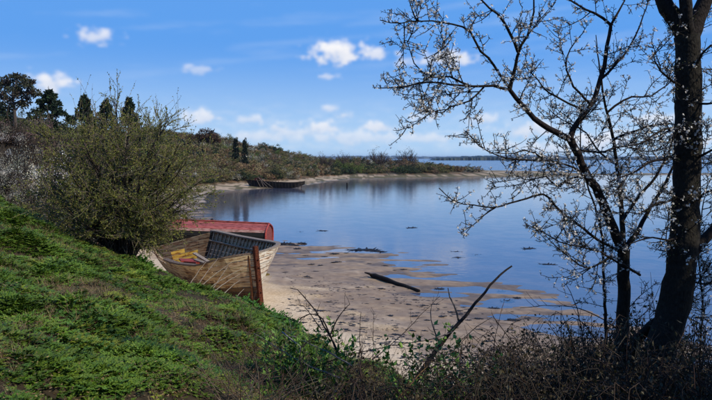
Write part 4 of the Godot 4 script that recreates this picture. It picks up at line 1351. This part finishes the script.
func build_ground_cover() -> void:
	var kinds := [
		["cow_parsley", sprig(lin(0.105, 0.185, 0.020), 7, 9, 0.17, 0.34), "feathery bright green leaves carpeting the bank", 1.0],
		["nettle_patch", sprig(lin(0.060, 0.125, 0.022), 6, 7, 0.16, 0.42), "deeper green broad leaves among the carpet on the bank", 1.0],
		["spring_weeds", sprig(lin(0.17, 0.22, 0.025), 6, 8, 0.12, 0.40), "yellow-green young weeds scattered over the bank", 1.0],
		["dry_grass", tuft(lin(0.20, 0.145, 0.075), 22, 0.20), "dry straw-brown grass and litter in the trodden patches", 1.0],
		["dull_weeds", sprig(lin(0.055, 0.075, 0.03), 6, 7, 0.12, 0.36), "dull dusty-green low weeds around the dry patches", 1.0]]
	var lists := [[], [], [], [], []]
	var tries := 0
	while tries < 80000:
		tries += 1
		# evenly over the bank that shows
		var d := 3.4 + 22.0 * pow(rng.randf(), 0.72)
		var x := rng.randf_range(-0.60, 0.34) * d
		var h := height(x, d)
		if last_t < -1.3: continue
		if x > 1.2 + (d - 5.0) * 0.02 and rng.randf() < 0.6: continue
		# bare brownish patches: on the middle of the slope and at the lower middle
		var patch := n_a.get_noise_2d(x * 5.0 + 40.0, d * 4.0)
		var cx := x - (-2.1)
		var brown := exp(-(pow((x + 2.5) / 2.3, 2) + pow((d - 9.4) / 1.3, 2))) * 0.85 + exp(-(pow((x + 0.9) / 1.3, 2) + pow((d - 6.8) / 1.9, 2))) * 0.75 + exp(-(pow((x - 0.2) / 0.9, 2) + pow((d - 8.0) / 2.2, 2))) * 0.7
		var dryness := clampf(brown * 1.1 + patch * 1.5 - 0.10, 0, 0.96)
		var k := 0
		var r := rng.randf()
		if r < dryness:
			if rng.randf() < 0.12: continue
			k = 3 if rng.randf() < 0.55 else 4 if rng.randf() < 0.6 else 2
		else:
			var z := n_b.get_noise_2d(x * 12.0, d * 12.0) + rng.randf_range(-0.25, 0.25)
			k = 0 if z > 0.02 else 1 if z > -0.28 else 2
		var big := n_b.get_noise_2d(x * 9.0 + 70.0, d * 9.0)
		var sc := rng.randf_range(0.42, 0.9) * (1.0 + big * 1.1)
		var tint := rng.randf_range(0.7, 1.25) * (1.0 + 0.5 * n_a.get_noise_2d(x * 7.0, d * 7.0 + 90.0))
		var b := Basis(Vector3.UP, rng.randf() * TAU) * Basis(Vector3.RIGHT, rng.randf_range(-0.3, 0.3))
		lists[k].append([Transform3D(b.scaled(Vector3.ONE * sc), Vector3(x, h - 0.01, -d)), Color(tint * rng.randf_range(0.9, 1.12), tint, tint * rng.randf_range(0.85, 1.1))])
	for k in 5: scatter(kinds[k][0], kinds[k][1], lists[k], kinds[k][2], "ground cover")
	# fallen leaves and bits of stalk on the soil
	var lb := MB.new()
	for i in 9:
		var d := Vector3(rng.randf_range(-1, 1), rng.randf_range(0.0, 0.25), rng.randf_range(-1, 1)).normalized()
		lb.leaf(Vector3(rng.randf_range(-0.09, 0.09), 0.012 + 0.02 * rng.randf(), rng.randf_range(-0.09, 0.09)), d, d.cross(Vector3.UP + rdir() * 0.4).normalized(), rng.randf_range(0.018, 0.045), rng.randf_range(0.003, 0.008), vary(lin(0.22, 0.15, 0.075), 0.45))
	var ll := []
	for i in 16000:
		var d := 3.4 + 19.0 * pow(rng.randf(), 0.8)
		var x := rng.randf_range(-0.58, 0.30) * d
		var h := height(x, d)
		if last_t < -1.5: continue
		ll.append([Transform3D(Basis(Vector3.UP, rng.randf() * TAU).scaled(Vector3.ONE * rng.randf_range(0.6, 1.3)), Vector3(x, h, -d)), Color.WHITE * rng.randf_range(0.45, 1.3)])
	scatter("leaf_litter", lb.mesh(M.leaf), ll, "brown fallen leaves and stalk bits on the soil of the bank", "leaf litter")
	# leafy clumps along the crest by the boat
	var iv := sprig(lin(0.06, 0.15, 0.02), 8, 7, 0.2, 0.55)
	var li := []
	for i in 1400:
		var f := rng.randf()
		var px := lerpf(130, 290, f)
		var d := lerpf(18.0, 14.6, f) + rng.randf_range(-1.2, 0.5)
		var x := (px - 356.0) / FOCAL * d
		var h := height(x, d)
		if last_t < -0.9: continue
		li.append([Transform3D(Basis(Vector3.UP, rng.randf() * TAU).scaled(Vector3.ONE * rng.randf_range(0.7, 1.4)), Vector3(x, h + 0.02, -d)), Color.WHITE * rng.randf_range(0.7, 1.2)])
	scatter("leafy_fringe", iv, li, "bright leafy fringe along the crest in front of the boat", "ground cover")

# ------------------------------------------------------------------ brambles and dead stems
func build_brambles() -> void:
	# the shaded thicket at the lower right
	var b := MB.new()
	var lf := MB.new()
	for i in 2520:
		var d := rng.randf_range(4.6, 9.0)
		var px := rng.randf_range(440, 760) if i < 2350 else rng.randf_range(300, 480)
		var x := (px - 356.0) / FOCAL * d
		var h := height(x, d)
		var py_top := (376.0 if i < 2350 else 360.0) - 56.0 * smoothstep(460, 590, px) + rng.randf_range(-14, 44)
		var top := spot(px, py_top, d).y
		var a := rng.randf() * TAU
		var rise := maxf(0.25, top - h) * rng.randf_range(0.55, 1.0)
		var reach := rng.randf_range(0.3, 1.1)
		var p0 := Vector3(x, h - 0.05, -d)
		var dir := Vector3(cos(a), 0, sin(a))
		var pts := PackedVector3Array()
		for k in 8:
			var f := k / 7.0
			pts.append(p0 + dir * reach * f + Vector3(0, rise * sin(f * PI * rng.randf_range(0.60, 0.72)), 0) + rdir() * 0.03)
		var col := lin(0.075, 0.045, 0.032).lerp(lin(0.10, 0.085, 0.06), rng.randf())
		b.tube(pts, taper(8, rng.randf_range(0.004, 0.009), 0.0025), 4, vary(col, 0.3), false)
		for k in 5:
			var q = along(pts, rng.randf_range(0.25, 1.0))
			b.tube(wander(q[0], side_dir(q[1], 0.9), rng.randf_range(0.08, 0.3), 3, 0.25, 0), taper(4, 0.003, 0.0015), 3, vary(col, 0.3), false)
			for z in 3:
				var m := rdir()
				lf.leaf(q[0] + m * 0.05, m, m.cross(rdir()).normalized(), rng.randf_range(0.02, 0.05), 0.012, vary(lin(0.05, 0.042, 0.02), 0.4))
	var o := thing("bramble_thicket", "dark tangled bramble thicket at the lower right corner", "brambles")
	part("canes", b.mesh(M.bark), o, "stuff")
	part("leaves", lf.mesh(M.leaf), o, "stuff")
	# dead upright stalks and dry brown canes in the lower middle
	b = MB.new()
	for i in 1300:
		var d := rng.randf_range(5.2, 10.5)
		var px := rng.randf_range(225, 500)
		var x := (px - 356.0) / FOCAL * d
		var h := height(x, d)
		if last_t < -1.0: continue
		var p := wander(Vector3(x, h - 0.03, -d), Vector3(rng.randf_range(-1.4, 1.4), 1, rng.randf_range(-0.8, 0.8)).normalized(), rng.randf_range(0.2, 0.75), 4, 0.2, -0.08)
		b.tube(p, taper(5, rng.randf_range(0.003, 0.006), 0.002), 4, vary(lin(0.13, 0.075, 0.045).lerp(lin(0.24, 0.19, 0.13), rng.randf()), 0.3), false)
	var st := part("dry_stalks", b.mesh(M.bark), self, "stuff")
	tag(st, "brown dry stalks standing among the weeds in the lower middle", "stalks")
	# the dead branch that points up over the sand
	var db := thing("dead_branch", "dark dead branch slanting up over the sand", "branch")
	var limbs := [[0.034, 0.010, [[404, 398, 7.6], [424, 368, 7.7], [446, 338, 7.8], [466, 315, 7.9], [484, 293, 8.0], [498, 277, 8.05], [512, 266, 8.1]]], [0.014, 0.006, [[459, 322, 7.9], [455, 308, 7.9], [450, 297, 7.95], [448, 288, 8.0]]], [0.010, 0.004, [[440, 344, 7.8], [434, 330, 7.8], [430, 316, 7.85], [432, 304, 7.9]]], [0.008, 0.004, [[452, 332, 7.8], [440, 336, 7.7], [428, 340, 7.6]]]]
	for i in limbs.size():
		var q = limbs[i]
		var p: PackedVector3Array = path3(q[2])
		var m := MB.new()
		m.tube(p, taper(p.size(), q[0], q[1]), 8, lin(0.05, 0.042, 0.036) if i == 0 else lin(0.20, 0.18, 0.16))
		part("limb" if i == 0 else "twig", m.mesh(M.bark), db)
	# single stems one can pick out: [label, radius, linear colour, points]
	var grey := lin(0.30, 0.28, 0.26)
	var darkc := lin(0.045, 0.035, 0.03)
	var redc := lin(0.17, 0.085, 0.045)
	var list := [
		["pale grey dead stem leaning left among the weeds", 0.009, grey, [[352, 366, 7.2], [328, 352, 7.4], [300, 340, 7.6], [282, 328, 7.7]]],
		["pale grey dead stem lying low towards the boat", 0.008, grey, [[340, 378, 7.0], [310, 366, 7.2], [284, 352, 7.4], [262, 338, 7.6]]],
		["short white stick pointing down right beside the dark twigs", 0.010, lin(0.45, 0.42, 0.38), [[282, 332, 7.4], [292, 340, 7.3], [302, 348, 7.2]]],
		["dark forked twig rising over the dry sand, tallest of its clump", 0.012, darkc, [[338, 352, 8.0], [324, 326, 8.1], [316, 312, 8.1], [300, 292, 8.2], [290, 288, 8.2]]],
		["dark crooked twig sprawling left over the dry sand", 0.012, darkc, [[336, 350, 8.0], [322, 318, 8.1], [308, 314, 8.1], [296, 322, 8.1], [284, 314, 8.2]]],
		["dark curved twig springing from the same clump to the right", 0.009, darkc, [[330, 335, 8.0], [338, 318, 8.1], [346, 308, 8.1], [350, 304, 8.2]]],
		["thin dark twig beside the forked twig", 0.007, darkc, [[322, 330, 8.0], [312, 316, 8.0], [304, 306, 8.1], [296, 304, 8.1]]],
		["arched black bramble cane beside the leafy patch", 0.009, darkc, [[306, 385, 7.0], [300, 360, 7.1], [304, 344, 7.2], [318, 338, 7.3], [330, 334, 7.4]]],
		["long thin cane slanting up to the right over the sand", 0.006, darkc, [[372, 360, 8.6], [396, 340, 8.6], [418, 318, 8.6], [440, 296, 8.6]]],
		["long reddish cane slanting across the lower middle", 0.007, redc, [[300, 372, 7.6], [340, 358, 7.6], [380, 348, 7.8], [430, 340, 8.0], [470, 338, 8.0]]],
		["upright reddish stalk left of the dead branch", 0.007, redc, [[361, 390, 7.2], [361, 360, 7.2], [360, 332, 7.2], [361, 312, 7.2]]],
		["upright thin stalk with bare top in the middle of the sand", 0.005, redc, [[374, 372, 7.8], [373, 345, 7.8], [374, 312, 7.8]]],
		["straw-coloured cane lying slanted at the bottom centre", 0.009, lin(0.34, 0.20, 0.09), [[398, 398, 6.2], [412, 382, 6.2], [428, 366, 6.3]]],
		["curved reddish cane with drooping top right of the dead branch", 0.008, redc, [[459, 384, 7.4], [460, 356, 7.4], [462, 342, 7.4], [468, 335, 7.4], [476, 337, 7.4]]],
		["upright brown stalk near the leafy sprig over the sand", 0.006, redc, [[492, 360, 7.4], [496, 335, 7.4], [501, 312, 7.4]]],
		["leaning brown stalk right of the leafy sprig", 0.006, redc, [[520, 352, 7.4], [524, 340, 7.4], [527, 328, 7.4]]],
		["long dark bramble spray arching over the wet sand at the right", 0.007, darkc, [[620, 330, 7.0], [590, 312, 7.1], [566, 306, 7.2], [540, 306, 7.3], [520, 308, 7.4]]],
		["dark bramble spray curling above the thicket", 0.007, darkc, [[600, 345, 6.8], [578, 318, 6.9], [566, 322, 7.0], [556, 334, 7.1]]],
		["upright dark cane standing out of the thicket", 0.008, darkc, [[562, 362, 6.8], [561, 340, 6.8], [561, 318, 6.9]]],
		["second upright dark cane beside the blackthorn stem", 0.008, darkc, [[586, 372, 6.6], [582, 330, 6.6], [574, 300, 6.7], [566, 284, 6.7]]],
		["grey cane leaning right at the bottom centre", 0.007, lin(0.2, 0.16, 0.12), [[330, 400, 6.4], [342, 380, 6.5], [352, 360, 6.5]]]]
	for q in list:
		var so := thing("dead_cane", q[0], "cane", Vector3.ZERO, "dead stems over the sand")
		var p: PackedVector3Array = path3(q[3])
		var m := MB.new()
		m.tube(p, taper(p.size(), q[1], q[1] * 0.4), 6, q[2])
		part("stalk", m.mesh(M.bark), so)
		m = MB.new()
		for k in int(p.size() * 0.5) + 3:
			var s = along(p, rng.randf_range(0.3, 1.0))
			m.tube(wander(s[0], side_dir(s[1], 0.8), rng.randf_range(0.04, 0.22), 3, 0.2, 0.02), taper(4, q[1] * 0.4, 0.0015), 3, vary(q[2], 0.25), false)
		part("twigs", m.mesh(M.bark), so, "stuff")
	# pale dead grass stems leaning against the hull
	var k2 := 0
	for q in [[200, 283, 232, 262], [206, 286, 243, 268], [213, 288, 240, 274], [196, 284, 218, 258], [222, 292, 240, 280], [210, 290, 228, 266], [234, 297, 244, 289], [190, 280, 206, 262]]:
		var so := thing("dry_stem", "pale dry stem leaning in front of the boat's near side", "stem", Vector3.ZERO, "pale stems in front of the boat")
		var m := MB.new()
		var p := path3([[q[0], q[1] + 4, 17.6], [(q[0] + q[2]) * 0.5 - 0, (q[1] + q[3]) * 0.5 + 1, 18.0], [q[2], q[3], 18.4]])
		m.tube(p, taper(p.size(), 0.014, 0.006), 5, vary(lin(0.42, 0.36, 0.28), 0.15))
		part("stalk", m.mesh(M.bark), so)
	# the leafy green patches between the dead stems and the sprig over the sand
	var pg := sprig(lin(0.10, 0.19, 0.03), 7, 8, 0.17, 0.42)
	for q in [[310, 340, 7.6, 75, 0.40, "fresh green leafy plant beside the forked dark twig"], [440, 345, 7.0, 75, 0.38, "fresh green leafy plant at the foot of the dead branch"], [495, 345, 7.4, 14, 0.22, "small leafy sprig against the sand right of the dead branch"]]:
		var c := spot(q[0], q[1], q[2])
		var gr := ground(c.x, q[2])
		var so := thing("leafy_plant", q[5], "plant", gr, "fresh plants at the edge of the bank")
		var m := MB.new()
		var f2 := MB.new()
		var hh: float = maxf(0.3, c.y - gr.y + 0.25)
		for i in q[3]:
			var p := wander(Vector3(rng.randf_range(-1, 1) * q[4], 0, rng.randf_range(-1, 1) * q[4]), Vector3(rng.randf_range(-0.3, 0.3), 1, rng.randf_range(-0.3, 0.3)).normalized(), hh * rng.randf_range(0.4, 1.0), 4, 0.12, 0.0)
			m.tube(p, taper(5, 0.004, 0.002), 4, lin(0.07, 0.10, 0.03), false)
			for z in 22:
				var s = along(p, rng.randf_range(0.2, 1.0))
				var ld := (side_dir(s[1], 1.0) + Vector3.UP * 0.2).normalized()
				f2.leaf(s[0], ld, ld.cross(Vector3.UP + rdir() * 0.4).normalized(), rng.randf_range(0.04, 0.09), 0.021, vary(lin(0.13, 0.24, 0.035) if q[3] > 20 else lin(0.05, 0.07, 0.025), 0.3))
		part("stems", m.mesh(M.bark), so)
		part("leaves", f2.mesh(M.leaf), so)
